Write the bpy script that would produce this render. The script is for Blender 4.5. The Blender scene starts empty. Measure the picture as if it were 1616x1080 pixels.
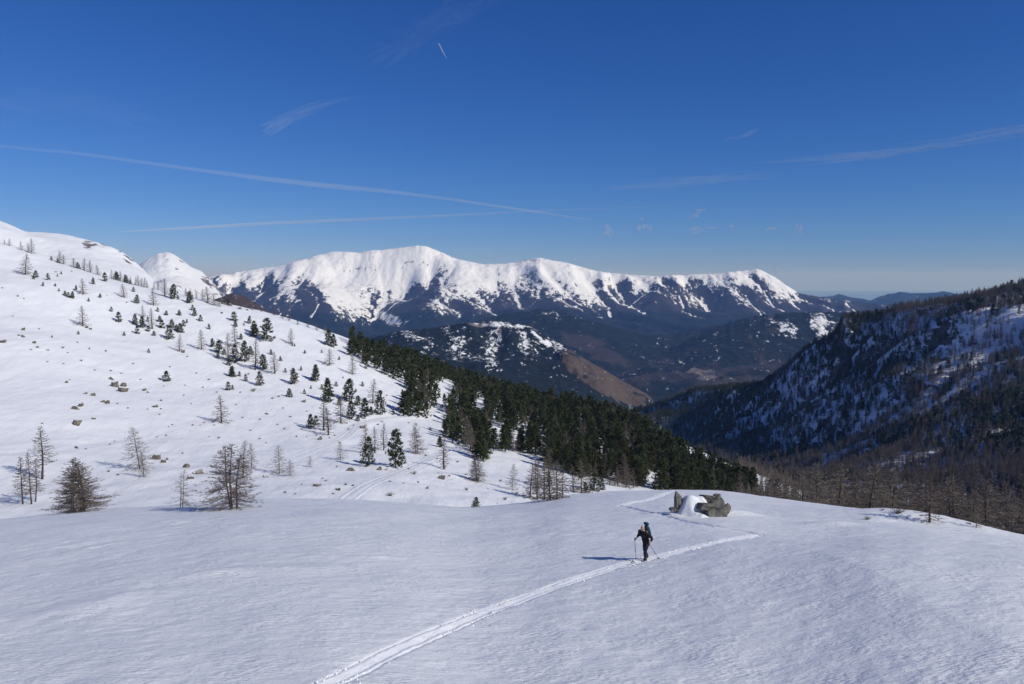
import bpy, bmesh, math, random
import numpy as np
from mathutils import Vector, Matrix
random.seed(7)
RNG = np.random.RandomState(11)
SC = bpy.context.scene
COL = SC.collection

# ------------------------------------------------------------------ camera, sky, sun, exposure
FPX, PITCH = 1257.0, math.radians(-4.7)           # focal length in photo pixels (1616 wide), tilt
cam_d = bpy.data.cameras.new('camera'); cam = bpy.data.objects.new('camera', cam_d); COL.objects.link(cam)
cam_d.sensor_width = 36.0; cam_d.lens = 36.0 * FPX / 1616.0
cam_d.clip_start = 0.5; cam_d.clip_end = 300000
cam.location = (0, 0, 0); cam.rotation_euler = (math.pi / 2 + PITCH, 0, 0)
SC.camera = cam
SUN_EL, SUN_AZ = math.radians(35), math.radians(28)   # azimuth: from +X turned back behind the camera
SUN = Vector((math.cos(SUN_EL) * math.cos(SUN_AZ), -math.cos(SUN_EL) * math.sin(SUN_AZ), math.sin(SUN_EL)))
W = bpy.data.worlds.new('World'); SC.world = W; W.use_nodes = True
wn = W.node_tree.nodes; wl = W.node_tree.links
bg = wn['Background']
sky = wn.new('ShaderNodeTexSky'); sky.sky_type = 'NISHITA'; sky.sun_disc = False
sky.sun_elevation = SUN_EL; sky.sun_rotation = math.atan2(SUN.x, SUN.y)
sky.altitude = 2100; sky.air_density = 1.0; sky.dust_density = 0.3; sky.ozone_density = 2.0
hs = wn.new('ShaderNodeHueSaturation'); hs.inputs['Saturation'].default_value = 1.0
wl.new(sky.outputs[0], hs.inputs['Color'])
# the camera's colour response, the same over the whole sky: deeper and bluer than the raw model
sep = wn.new('ShaderNodeSeparateColor'); comb = wn.new('ShaderNodeCombineColor'); wl.new(hs.outputs[0], sep.inputs[0]); wl.new(comb.outputs[0], bg.inputs['Color'])
for i, (a, g) in enumerate(((.385, 1.5), (.455, 1.12), (.76, .90))):
    m1 = wn.new('ShaderNodeMath'); m1.operation = 'POWER'; wl.new(sep.outputs[i], m1.inputs[0]); m1.inputs[1].default_value = g
    m2 = wn.new('ShaderNodeMath'); m2.operation = 'MULTIPLY'; wl.new(m1.outputs[0], m2.inputs[0]); m2.inputs[1].default_value = a * 10 ** (1 - g); wl.new(m2.outputs[0], comb.inputs[i])
bg.inputs['Strength'].default_value = 0.1
sl = bpy.data.lights.new('sun', 'SUN'); sl.energy = 3.5; sl.angle = math.radians(0.5); sl.color = (1.0, 0.965, 0.87)
so = bpy.data.objects.new('sun', sl); COL.objects.link(so)
so.rotation_euler = SUN.to_track_quat('Z', 'Y').to_euler(); so.location = (200, -200, 300)
SC.view_settings.view_transform = 'Standard'; SC.view_settings.look = 'None'
SC.view_settings.exposure = 0.0; SC.view_settings.gamma = 1.0; SC.view_settings.use_curve_mapping = False
SC.cycles.use_denoising = True
SC.cycles.max_bounces = 6; SC.cycles.diffuse_bounces = 3; SC.cycles.volume_bounces = 1; SC.cycles.transparent_max_bounces = 16

# ------------------------------------------------------------------ helpers
def tilt(v):                        # photo row -> tangent of the angle above the horizon
    return np.tan(np.arctan((540.0 - np.asarray(v, float)) / FPX) + PITCH)
def row(t):
    return 540.0 - FPX * np.tan(np.arctan(t) - PITCH)
def P(u, v, Y):                     # a point of the place seen at (u, v), Y metres ahead
    a = (540.0 - v) / FPX; dy = math.cos(PITCH) - a * math.sin(PITCH); dz = math.sin(PITCH) + a * math.cos(PITCH)
    return ((u - 808.0) / FPX / dy * Y, Y, dz / dy * Y)
def proj(x, y, z):
    x = np.asarray(x, float); c, s = math.cos(PITCH), math.sin(PITCH)
    d = y * c + z * s; h = -y * s + z * c
    return 808.0 + FPX * x / d, 540.0 - FPX * h / d
def sst(a, b, x):
    t = np.clip((x - a) / (b - a), 0, 1); return t * t * (3 - 2 * t)

_LAT = np.random.RandomState(3).rand(4, 256, 256)
def vnoise(x, y, k=0):
    L = _LAT[k % 4]; xi = np.floor(x).astype(int); yi = np.floor(y).astype(int)
    fx = x - xi; fy = y - yi; fx = fx * fx * fx * (fx * (fx * 6 - 15) + 10); fy = fy * fy * fy * (fy * (fy * 6 - 15) + 10)
    a = L[xi & 255, yi & 255]; b = L[(xi + 1) & 255, yi & 255]; c = L[xi & 255, (yi + 1) & 255]; d = L[(xi + 1) & 255, (yi + 1) & 255]
    return (a + (b - a) * fx + (c - a) * fy + (a - b - c + d) * fx * fy) * 2 - 1
def fbm(x, y, o=5, k=0, g=0.5):
    s = 0; a = 1.0; n = 0
    for i in range(o):
        s = s + a * vnoise(x * 2 ** i * (1 + .013 * i) + 17.3 * i, y * 2 ** i + 31.7 * i, k + i); n += a; a *= g
    return s / n
class TPS:
    def __init__(self, pts, lam=0.0):
        p = np.array(pts, float); self.c = p[:, :2].mean(0); self.s = p[:, :2].std()
        q = (p[:, :2] - self.c) / self.s; n = len(q); self.q = q
        A = np.zeros((n + 3, n + 3)); A[:n, :n] = self.k(q[:, None] - q[None]) + lam * np.eye(n)
        A[:n, n] = 1; A[:n, n + 1:] = q; A[n, :n] = 1; A[n + 1:, :n] = q.T
        self.w = np.linalg.solve(A, np.concatenate([p[:, 2], np.zeros(3)]))
    @staticmethod
    def k(d):
        r2 = (d ** 2).sum(-1); return np.where(r2 > 1e-12, r2 * np.log(r2 + 1e-12), 0)
    def __call__(self, x, y):
        x = np.asarray(x, float); y = np.asarray(y, float); sh = np.broadcast(x, y).shape
        q = (np.stack([np.broadcast_to(x, sh).ravel(), np.broadcast_to(y, sh).ravel()], -1) - self.c) / self.s
        o = np.empty(len(q))
        for i in range(0, len(q), 20000):
            b = q[i:i + 20000]; o[i:i + 20000] = self.k(b[:, None] - self.q[None]) @ self.w[:-3] + self.w[-3] + b @ self.w[-2:]
        return o.reshape(sh)
def erode(Z, dx, dy, n, K, m=0.5):  # stream-power erosion: carves gullies and leaves spurs
    ny, nx = Z.shape; z = Z.ravel().copy(); idx = np.arange(ny * nx).reshape(ny, nx)
    for it in range(n):
        g = z.reshape(ny, nx); best = np.zeros((ny, nx)); rec = idx.copy(); dist = np.ones((ny, nx))
        for j, i in ((0, 1), (0, -1), (1, 0), (-1, 0), (1, 1), (1, -1), (-1, 1), (-1, -1)):
            L = math.hypot(i * dx, j * dy)
            y0, y1 = max(0, -j), ny - max(0, j); x0, x1 = max(0, -i), nx - max(0, i)
            s = (g[y0:y1, x0:x1] - g[y0 + j:y1 + j, x0 + i:x1 + i]) / L
            up = s > best[y0:y1, x0:x1]
            best[y0:y1, x0:x1][up] = s[up]; rec[y0:y1, x0:x1][up] = idx[y0 + j:y1 + j, x0 + i:x1 + i][up]; dist[y0:y1, x0:x1][up] = L
        rec[0], rec[-1], rec[:, 0], rec[:, -1] = idx[0], idx[-1], idx[:, 0], idx[:, -1]
        order = np.argsort(z).tolist(); r = rec.ravel().tolist(); A = [dx * dy] * (ny * nx)
        for i in reversed(order):
            k = r[i]
            if k != i: A[k] += A[i]
        F = (K * np.array(A) ** m / dist.ravel()).tolist(); zl = z.tolist()
        for i in order:
            k = r[i]
            if k != i: f = F[i]; zl[i] = (zl[i] + f * zl[k]) / (1 + f)
        z = np.array(zl)
        g = z.reshape(ny, nx); h = g.copy()
        h[1:-1, 1:-1] += 0.06 * (g[:-2, 1:-1] + g[2:, 1:-1] + g[1:-1, :-2] + g[1:-1, 2:] - 4 * g[1:-1, 1:-1]); z = h.ravel()
    return z.reshape(ny, nx), np.array(A).reshape(ny, nx)
class Field:                        # a height field on a regular grid
    def __init__(self, x0, x1, y0, y1, Z): self.b = (x0, x1, y0, y1); self.Z = Z
    def h(self, x, y, A=None):
        x0, x1, y0, y1 = self.b; Z = self.Z if A is None else A; ny, nx = Z.shape
        fx = (np.asarray(x, float) - x0) / (x1 - x0) * (nx - 1); fy = (np.asarray(y, float) - y0) / (y1 - y0) * (ny - 1)
        out = (fx < 0) | (fy < 0) | (fx > nx - 1) | (fy > ny - 1)
        i = np.clip(fx.astype(int), 0, nx - 2); j = np.clip(fy.astype(int), 0, ny - 2); a = np.clip(fx - i, 0, 1); b = np.clip(fy - j, 0, 1)
        z = Z[j, i] * (1 - a) * (1 - b) + Z[j, i + 1] * a * (1 - b) + Z[j + 1, i] * (1 - a) * b + Z[j + 1, i + 1] * a * b
        return np.where(out, -1e5, z)
def upsample(Z, f):                 # smooth (cubic) upsampling
    def up1(M):
        n = M.shape[0]; t = np.linspace(0, n - 1, (n - 1) * f + 1); i = np.clip(t.astype(int), 0, n - 2); a = (t - i)[:, None]
        p0, p1, p2, p3 = M[np.clip(i - 1, 0, n - 1)], M[i], M[i + 1], M[np.clip(i + 2, 0, n - 1)]
        return p1 + .5 * a * (p2 - p0 + a * (2 * p0 - 5 * p1 + 4 * p2 - p3 + a * (3 * (p1 - p2) + p3 - p0)))
    return up1(up1(Z).T.copy()).T.copy()
def new_obj(name, me, parent=None, **props):
    o = bpy.data.objects.new(name, me); COL.objects.link(o)
    if parent is not None: o.parent = parent
    for k, v in props.items():
        if v: o[k] = v
    return o
def mesh_np(name, V, F, mat, smooth=True, attrs=None):
    V = np.asarray(V, np.float32); F = np.asarray(F, np.int32); me = bpy.data.meshes.new(name)
    k = F.shape[1]
    me.vertices.add(len(V)); me.vertices.foreach_set('co', V.ravel())
    me.loops.add(F.size); me.loops.foreach_set('vertex_index', F.ravel())
    me.polygons.add(len(F)); me.polygons.foreach_set('loop_start', np.arange(0, F.size, k, dtype=np.int32))
    me.polygons.foreach_set('use_smooth', np.full(len(F), smooth, bool))
    for a, val in (attrs or {}).items():
        at = me.attributes.new(a, 'FLOAT', 'POINT'); at.data.foreach_set('value', np.asarray(val, np.float32).ravel())
    me.update(calc_edges=True); me.validate()
    for m in (mat if isinstance(mat, (list, tuple)) else [mat]): me.materials.append(m)
    return me
def grid_faces(ny, nx):
    i = np.arange(ny * nx).reshape(ny, nx)
    return np.stack([i[:-1, :-1], i[:-1, 1:], i[1:, 1:], i[1:, :-1]], -1).reshape(-1, 4)
def grid_mesh(name, X, Y, Z, mat, attrs=None):
    return mesh_np(name, np.stack([X, Y, Z], -1).reshape(-1, 3), grid_faces(*X.shape), mat, True, attrs)

# ------------------------------------------------------------------ materials
class NT:
    def __init__(self, name):
        self.m = bpy.data.materials.new(name); self.m.use_nodes = True; self.t = self.m.node_tree
        self.b = self.t.nodes['Principled BSDF']; self.b.inputs['Roughness'].default_value = .8
        self.b.inputs['Specular IOR Level'].default_value = .2
    def n(self, typ, ins=None, **kw):
        x = self.t.nodes.new(typ)
        for k, v in kw.items(): setattr(x, k, v)
        for k, v in (ins or {}).items():
            if isinstance(v, bpy.types.NodeSocket): self.t.links.new(v, x.inputs[k])
            else: x.inputs[k].default_value = v
        return x
    def math(self, op, a, b=0.0, c=None, clamp=False):
        ins = {0: a, 1: b}
        if c is not None: ins[2] = c
        return self.n('ShaderNodeMath', ins, operation=op, use_clamp=clamp).outputs[0]
    def obj(self): return self.n('ShaderNodeTexCoord').outputs['Object']
    def noise(self, vec, scale, detail=4, rough=.55, dist=0.0):
        return self.n('ShaderNodeTexNoise', {'Vector': vec, 'Scale': scale, 'Detail': detail, 'Roughness': rough, 'Distortion': dist}).outputs['Fac']
    def scalev(self, vec, s, rot=(0, 0, 0)):
        return self.n('ShaderNodeMapping', {'Vector': vec, 'Scale': s, 'Rotation': rot}).outputs[0]
    def ramp(self, f, a, b, smooth=True):
        return self.n('ShaderNodeMapRange', {'Value': f, 'From Min': a, 'From Max': b}, interpolation_type='SMOOTHSTEP' if smooth else 'LINEAR').outputs[0]
    def mix(self, f, a, b):
        x = self.n('ShaderNodeMix', data_type='RGBA')
        for s, v in ((x.inputs[0], f), (x.inputs[6], a), (x.inputs[7], b)):
            if isinstance(v, bpy.types.NodeSocket): self.t.links.new(v, s)
            else: s.default_value = v if not isinstance(v, tuple) else (*v, 1)
        return x.outputs[2]
    def attr(self, name): return self.n('ShaderNodeAttribute', attribute_name=name).outputs['Fac']
    def bump(self, h, strength, dist, normal=None):
        ins = {'Height': h, 'Strength': strength, 'Distance': dist}
        if normal is not None: ins['Normal'] = normal
        return self.n('ShaderNodeBump', ins).outputs[0]
    def out(self, color=None, rough=None, normal=None):
        for k, v in (('Base Color', color), ('Roughness', rough), ('Normal', normal)):
            if v is None: continue
            if isinstance(v, bpy.types.NodeSocket): self.t.links.new(v, self.b.inputs[k])
            else: self.b.inputs[k].default_value = (*v, 1) if isinstance(v, tuple) else v
        return self.m

def snow_near():
    t = NT('wind_crust_snow'); o = t.obj()
    v = t.scalev(o, (1.0, 2.2, 1.0), (0, 0, math.radians(-24)))
    a = t.noise(v, 1.5, 5, .6); b = t.noise(v, 8.0, 4, .7); c = t.noise(o, .35, 3, .5)
    lump = t.n('ShaderNodeTexVoronoi', {'Vector': v, 'Scale': 5.5, 'Randomness': 1.0}, feature='SMOOTH_F1').outputs['Distance']
    patchy = t.ramp(t.noise(o, .5, 3, .6), .42, .62)
    nb = t.bump(a, .6, .11); nb = t.bump(t.math('MULTIPLY', t.math('SUBTRACT', 1.0, lump), t.math('MULTIPLY_ADD', patchy, .8, .25)), .55, .07, nb); nb = t.bump(b, .75, .045, nb); nb = t.bump(t.noise(o, 30, 2, .6), .5, .012, nb)
    col = t.mix(t.ramp(c, .35, .7), (.80, .815, .84), (.86, .87, .885))
    t.b.inputs['Specular IOR Level'].default_value = .25
    return t.out(col, .55, nb)
def snow_far():
    t = NT('hillside_snow'); o = t.obj()
    v = t.scalev(o, (1.0, .35, .6), (0, 0, math.radians(35)))
    a = t.noise(v, .25, 5, .6); b = t.noise(o, 1.6, 3, .55)
    nb = t.bump(a, .5, .9); nb = t.bump(b, .3, .12, nb)
    col = t.mix(t.ramp(a, .3, .7), (.83, .84, .86), (.89, .895, .905))
    return t.out(col, .6, nb)
M = {'snow_near': snow_near(), 'snow_far': snow_far()}
def mountain_mat(name, scale, snow=(.86, .865, .88), wood=(.034, .027, .036), fir=(.007, .011, .011), rock=(.17, .14, .125), grain=.16, bumpd=25.0):
    """ground cover from three fields stored on the terrain: snow, fir (evergreen share of the woods), rock"""
    t = NT(name); o = t.obj()
    o = t.scalev(o, (1, .5, .8)); n1 = t.noise(o, scale, 6, .68); n2 = t.noise(o, scale * 2.7, 5, .75); n3 = t.noise(o, scale * .23, 4, .6)
    s = t.math('MULTIPLY_ADD', n1, grain * 13, t.attr('snow')); s = t.math('MULTIPLY_ADD', n2, grain * 15, s)
    s = t.ramp(t.math('SUBTRACT', s, grain * 14), .42, .58)
    e = t.ramp(t.math('ADD', t.attr('fir'), t.math('MULTIPLY_ADD', n1, .9, -.45)), .38, .62)
    w2 = t.mix(n2, tuple(c * .6 for c in wood), tuple(c * 1.4 for c in wood))
    f = t.mix(e, w2, t.mix(n2, tuple(c * .55 for c in fir), tuple(c * 1.45 for c in fir)))
    r = t.ramp(t.math('ADD', t.attr('rock'), t.math('MULTIPLY_ADD', n1, .8, -.4)), .45, .6)
    f = t.mix(r, f, t.mix(n2, tuple(c * .5 for c in rock), tuple(c * 1.5 for c in rock)))
    col = t.mix(s, f, t.mix(n3, tuple(c * .93 for c in snow), snow))
    nb = t.bump(n1, .6, bumpd); nb = t.bump(n2, .5, bumpd * .3, nb)
    return t.out(col, .8, nb)

# ------------------------------------------------------------------ the near snowfield
CU = np.array([-900, -300, 0, 150, 300, 400, 500, 620, 700, 750, 830, 900, 1000, 1070, 1150, 1250, 1320, 1400, 1480, 1540, 1616, 1900, 2500], float)
CV = np.array([900, 840, 817, 803, 793, 789, 788, 793, 799, 800, 793, 782, 774.5, 772.5, 775, 788, 797, 805, 819, 831, 842, 880, 940], float)
CY = np.array([66, 68, 70, 72, 74, 75, 76, 78, 80, 82, 86, 90, 94, 95, 92, 86, 80, 74, 68, 65, 62, 58, 55], float)
HEFF = 8.2
_ug = np.linspace(-900, 2500, 1701)
def _sm(a, w=61): k = np.hanning(w); k /= k.sum(); return np.convolve(np.pad(a, w // 2, 'edge'), k, 'valid')
_tc = -_sm(tilt(np.interp(_ug, CU, CV)), 31); _yc = _sm(np.interp(_ug, CU, CY))
_ms = _sm(np.interp(_ug, [-900, 0, 700, 1000, 1200, 1350, 2500], [.5, .5, .48, .42, .36, .34, .34]))
def fore_base(x, y):
    x = np.asarray(x, float); y = np.asarray(y, float); ye = np.maximum(y, 14.0)
    u = np.clip(808 + FPX * x / (ye * .985), -890, 2490)
    tc = np.interp(u, _ug, _tc); yc = np.interp(u, _ug, _yc); ms = np.interp(u, _ug, _ms)
    k = HEFF / yc ** 2; s = tc - 2 * HEFF / yc
    ym = np.maximum((ms - s) / (2 * k), yc * 1.02)
    yq = np.minimum(ye, ym)
    z = -(HEFF + s * yq + k * yq * yq) - (s + 2 * k * ym) * np.maximum(ye - ym, 0)
    zc = -(HEFF + s * 14 + k * 196)                         # under and behind the camera: the bank one stands on
    near = -1.75 + (zc + 1.75) * sst(-6, 20, y)
    z = np.where(y < 14, near + (z - near) * sst(9, 14, y), z)
    return z
TRACKS = []                                                 # polylines of the ski trail, filled below
def seg_dist(x, y, pl):
    d = np.full(np.shape(x), 1e9)
    for (ax, ay), (bx, by) in zip(pl[:-1], pl[1:]):
        L2 = (bx - ax) ** 2 + (by - ay) ** 2; t = np.clip(((x - ax) * (bx - ax) + (y - ay) * (by - ay)) / L2, 0, 1)
        d = np.minimum(d, np.hypot(x - ax - t * (bx - ax), y - ay - t * (by - ay)))
    return d
def fore_relief(x, y):
    a = math.radians(24); p = x * math.cos(a) + y * math.sin(a); q = -x * math.sin(a) + y * math.cos(a)
    f = sst(9, 18, y)
    z = .20 * fbm(x / 9, y / 11, 3, 0) + .026 * fbm(p / 1.9, q / .9, 3, 1) + .024 * fbm(p / .6, q / .34, 3, 2, .65)
    patch = sst(-.1, .5, fbm(x / 14 + 5, y / 14, 2, 3))
    z = z + .04 * patch * fbm(p / .8, q / .55, 2, 1)
    return z * f
def base_hit(u, v):
    Y = np.linspace(12, 110, 4000); d = P(u, v, 1.0); g = np.nonzero(fore_base(d[0] * Y, Y) >= d[2] * Y)[0]; Yh = Y[g[0]] if len(g) else 62.0
    return d[0] * Yh, Yh
MOUNDS = [(*base_hit(1460, 826), 6.5, 2.2, .75, -.4), (*base_hit(1312, 827), 1.5, .7, .25, 0.0), (*base_hit(1165, 812), 1.6, .7, .3, .1), (*base_hit(1085, 812), 2.2, .9, .22, 0.0), (*base_hit(1390, 822), 1.4, .7, .15, 0.0),
          (*base_hit(340, 905), 1.5, .6, .14, .5), (*base_hit(160, 950), 2.0, .8, .15, .6), (*base_hit(460, 900), 1.8, .8, .10, .3),
          (*base_hit(905, 985), .8, .3, -.10, -.7), (*base_hit(1050, 1035), 1.2, .45, -.09, -.6), (*base_hit(600, 880), 1.0, .3, .10, .2)]
def fore(x, y, relief=True):
    z = fore_base(x, y)
    z = z + .09 * sst(-2, 14, x) * np.clip(x - 3, 0, 10) * sst(46, 28, y) * sst(9, 16, y)
    if relief: z = z + fore_relief(x, y)
    for mx, my, a, b, h, r in MOUNDS:
        dx = x - mx; dy = y - my; p = dx * math.cos(r) + dy * math.sin(r); q = -dx * math.sin(r) + dy * math.cos(r)
        z = z + h * np.exp(-(p / a) ** 2 - (q / b) ** 2)
    return z
def fore_hit(u, v):                                         # where the view ray of a photo pixel meets the snowfield
    Y = np.linspace(14, 140, 5000); px = np.array([P(u, v, 1.0)])[0]
    g = np.nonzero(fore(px[0] * Y, Y, False) >= px[2] * Y)[0]
    Yh = Y[g[0]] if len(g) else 80.0
    return (px[0] * Yh, Yh)
leg1 = [fore_hit(*p) for p in ((300, 1170), (400, 1128), (510, 1080), (560, 1055), (620, 1025), (680, 1000), (740, 977), (800, 953), (850, 937), (900, 917), (950, 902), (1000, 889), (1060, 876), (1110, 864), (1160, 851), (1196, 843.5))]
leg2 = [fore_hit(*p) for p in ((1199, 843), (1170, 838), (1130, 832.5), (1085, 825), (1050, 814), (1020, 807), (987, 799))]
leg3 = [fore_hit(*p) for p in ((984, 797.5), (995, 794), (1022, 790), (1042, 783), (1060, 775.5), (1072, 773.2))]
TRACKS = [leg1, leg2, leg3]
# fan-shaped grid, finest near the camera
ang = np.linspace(-1.02, 1.02, 760); rr = np.concatenate([np.linspace(2, 26, 40)[:-1], np.geomspace(26, 240, 620)])
A_, R_ = np.meshgrid(ang, rr); FX = R_ * np.sin(A_); FY = -10 + R_ * np.cos(A_)
FZ = fore(FX, FY)
dtr = np.minimum(seg_dist(FX, FY, leg1), seg_dist(FX, FY, leg3)); FZ = FZ - .14 * np.maximum(1 - sst(.19, .33, dtr), 1 - sst(.14, .27, seg_dist(FX, FY, leg2)))
new_obj('snowfield', grid_mesh('snowfield', FX, FY, FZ, M['snow_near']), kind='structure', label='wind crusted snow slope falling away from the camera')

# ------------------------------------------------------------------ left hillside and spur
hp = []
for u, col in ((-260, ((350, 400), (430, 330), (560, 245), (680, 180), (760, 140), (800, 110))),
               (0, ((384, 400), (450, 335), (540, 265), (640, 203), (720, 162), (790, 133))),
               (200, ((446, 400), (520, 325), (600, 260), (690, 195), (748, 158), (800, 128))),
               (400, ((491, 400), (560, 325), (640, 255), (700, 205), (752, 160), (795, 132))),
               (580, ((552, 390), (620, 310), (680, 240), (735, 182), (785, 138))),
               (700, ((606, 380), (655, 305), (715, 222), (765, 166), (797, 138))),
               (850, ((650, 370), (700, 290), (755, 210), (792, 160))),
               (1000, ((692, 350), (735, 275), (778, 205))),
               (1100, ((737, 330), (772, 262))),
               (1190, ((780, 310), (800, 250)))):
    for v, Y in col: hp.append(P(u, v, Y))
    v, Y = col[0]; x, y, z = P(u, v, Y)
    for d, f in ((70, 9), (200, 75), (420, 190)): hp.append((x * (1 + d / Y), y + d, z - f))
hp += [(210, 280, -100), (300, 320, -140), (150, 200, -78), (60, 110, -48), (-150, 100, -40), (0, 100, -45), (-280, 160, 0), (-330, 330, 70), (-400, 480, 95)]
hill_t = TPS(hp)
hx0, hx1, hy0, hy1 = -340, 420, 88, 640
gx, gy = np.meshgrid(np.linspace(hx0, hx1, 191), np.linspace(hy0, hy1, 139))
HB = upsample(hill_t(gx, gy), 4)
gx, gy = np.meshgrid(np.linspace(hx0, hx1, HB.shape[1]), np.linspace(hy0, hy1, HB.shape[0]))
HB = HB + 1.1 * fbm(gx / 38, gy / 38, 4, 1) + .25 * fbm(gx / 7, gy / 7, 3, 2) * (1 + sst(230, 120, gy))
HILL = Field(hx0, hx1, hy0, hy1, HB)
def hill_hit(u, v):
    d = P(u, v, 1.0); Y = np.linspace(100, 420, 4000); g = np.nonzero(HILL.h(d[0] * Y, Y) >= d[2] * Y)[0]; Yh = Y[g[0]] if len(g) else 200.0
    return d[0] * Yh, Yh
ROADS = [[hill_hit(*p) for p in pl] for pl in (((430, 738), (470, 721), (510, 706), (545, 691), (556, 680), (560, 672), (580, 665), (610, 660), (640, 657), (680, 652)),
                                               ((528, 806), (545, 792), (556, 782), (575, 768), (605, 755), (640, 743), (668, 730), (690, 718), (715, 708), (745, 702), (775, 695)))]
for pl in ROADS:                                            # a level bench is cut for each trail
    pz_ = np.array([float(HILL.h(*p)) for p in pl]); pz_ = _sm(pz_, 3); num = 0; den = 1e-9
    for (a, b, z) in zip(np.linspace(0, len(pl) - 1, 90), [0] * 90, [0] * 90):
        x = np.interp(a, range(len(pl)), [p[0] for p in pl]); y = np.interp(a, range(len(pl)), [p[1] for p in pl]); z = np.interp(a, range(len(pl)), pz_)
        k = np.exp(-((gx - x) ** 2 + (gy - y) ** 2) / 2.2 ** 2); num = num + k * z; den = den + k
    w = np.clip(den * 1.1, 0, 1); HB = HB * (1 - w) + w * num / den
HILL.Z = HB

# ------------------------------------------------------------------ right-hand wooded ridge, across the valley
rp = []
for u, col in ((1900, ((360, 950), (480, 820), (600, 650), (720, 520), (840, 360), (900, 300))),
               (1616, ((452, 1000), (520, 880), (620, 730), (720, 580), (800, 440), (850, 350))),
               (1500, ((478, 1060), (560, 920), (650, 760), (740, 610), (800, 480))),
               (1400, ((500, 1120), (590, 980), (690, 790), (765, 590))),
               (1345, ((507, 1180), (600, 1040), (700, 830))),
               (1300, ((540, 1230), (620, 1080), (700, 900), (762, 660))),
               (1250, ((575, 1300), (650, 1150), (720, 940))),
               (1200, ((610, 1380), (680, 1180), (742, 880))),
               (1100, ((617, 1620), (670, 1360), (720, 1100))),
               (1000, ((650, 1800), (690, 1500)))):
    for v, Y in col: rp.append(P(u, v, Y))
    v, Y = col[0]; x, y, z = P(u, v, Y)
    for d, f in ((90, 22), (300, 140), (600, 330)): rp.append((x + d * .7, y + d * .8, z - f))
rp += [(-100, 1300, -330), (-100, 900, -260), (0, 600, -190), (120, 420, -140)]
ridge_t = TPS(rp)
rx0, rx1, ry0, ry1 = -150, 1150, 300, 1900
nx, ny = 196, 241
gx, gy = np.meshgrid(np.linspace(rx0, rx1, nx), np.linspace(ry0, ry1, ny))
RB = ridge_t(gx, gy); RB0 = RB.copy()
RB = RB + 24 * fbm(gx / 170, gy / 170, 5, 2) - 26 * np.abs(fbm((gx * .8 + gy * .6) / 120, (gy * .8 - gx * .6) / 420, 3, 1))
RB, RA = erode(RB, (rx1 - rx0) / (nx - 1), (ry1 - ry0) / (ny - 1), 18, .022)
RB = upsample(RB, 2); RA = upsample(np.log(RA), 2)
gx, gy = np.meshgrid(np.linspace(rx0, rx1, RB.shape[1]), np.linspace(ry0, ry1, RB.shape[0]))

def match_skyline(X, Y, Z, su, sv, reach=70.0):
    """raise or lower the crest so that it stands as high above the horizon as the real one"""
    u, v = proj(X, Y, Z); t = Z / Y; bins = np.arange(su[0], su[-1] + 1, 6.0)
    ub = np.clip(((u - bins[0]) / 6.0).astype(int), 0, len(bins) - 1); top = np.full(len(bins), -1e9)
    ok = (u > bins[0]) & (u < bins[-1]); np.maximum.at(top, ub[ok], t[ok])
    good = top > -1e8; top = np.interp(bins, bins[good], top[good]); d = tilt(np.interp(bins, su, sv)) - top
    d = _sm(d, 3); dd = np.interp(u, bins, d); tt = np.interp(u, bins, top)
    w = sst(-reach / FPX, -reach * .1 / FPX, t - tt)
    return Z + dd * w * Y
sk_u = [1000, 1050, 1100, 1160, 1200, 1240, 1270, 1312, 1330, 1360, 1390, 1420, 1450, 1500, 1560, 1616, 1900]
sk_v = [648, 634, 616, 614, 608, 578, 553, 535, 505, 503, 497, 488, 484, 478, 466, 448, 365]
RB = match_skyline(gx, gy, RB, sk_u, sk_v)
RB = match_skyline(gx, gy, RB, sk_u, sk_v)
RB = RB + 2.5 * fbm(gx / 22, gy / 22, 3, 1)
RIDGE = Field(rx0, rx1, ry0, ry1, RB)

def slope_of(Z, dx, dy):
    gy_, gx_ = np.gradient(Z, dy, dx); return np.hypot(gx_, gy_), gx_, gy_
# rock steps on the ridge: steep places shed their snow
rdx, rdy = (rx1 - rx0) / (RB.shape[1] - 1), (ry1 - ry0) / (RB.shape[0] - 1)
rs, rgx, rgy = slope_of(RB, rdx, rdy)
uu, vv = proj(gx, gy, RB)
crag = np.exp(-((uu - 1320) / 45) ** 2 - ((vv - 540) / 45) ** 2) + .8 * np.exp(-((uu - 1190) / 70) ** 2 - ((vv - 640) / 35) ** 2) + .6 * np.exp(-((uu - 1300) / 50) ** 2 - ((vv - 660) / 35) ** 2)
crag = np.clip(crag, 0, 1)
RB = RB + crag * (16 * np.abs(fbm(gx / 26, gy / 26, 4, 3)) + 3 * fbm(gx / 8, gy / 8, 3, 0))
RIDGE.Z = RB
rs, rgx, rgy = slope_of(RB, rdx, rdy)
r_snow = np.clip(.98 - .6 * sst(1.25, 2.2, rs) - .18 * crag - .45 * sst(.0, .5, fbm(gx / 60, gy / 60, 4, 0)), 0, 1)
M['ridge'] = mountain_mat('ridge_ground', .05, snow=(.8, .81, .84), wood=(.07, .055, .05), rock=(.10, .085, .075), bumpd=3.0)
r_rock = np.clip(.8 * crag + sst(1.1, 1.7, rs), 0, 1)
new_obj('wooded_ridge', grid_mesh('wooded_ridge', gx, gy, RB, M['ridge'], {'snow': r_snow, 'fir': .2 + 0 * rs, 'rock': r_rock}), kind='structure')
hgx, hgy = np.meshgrid(np.linspace(hx0, hx1, HB.shape[1]), np.linspace(hy0, hy1, HB.shape[0]))
new_obj('snow_hillside', grid_mesh('snow_hillside', hgx, hgy, HB, M['snow_far']), kind='structure')

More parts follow.
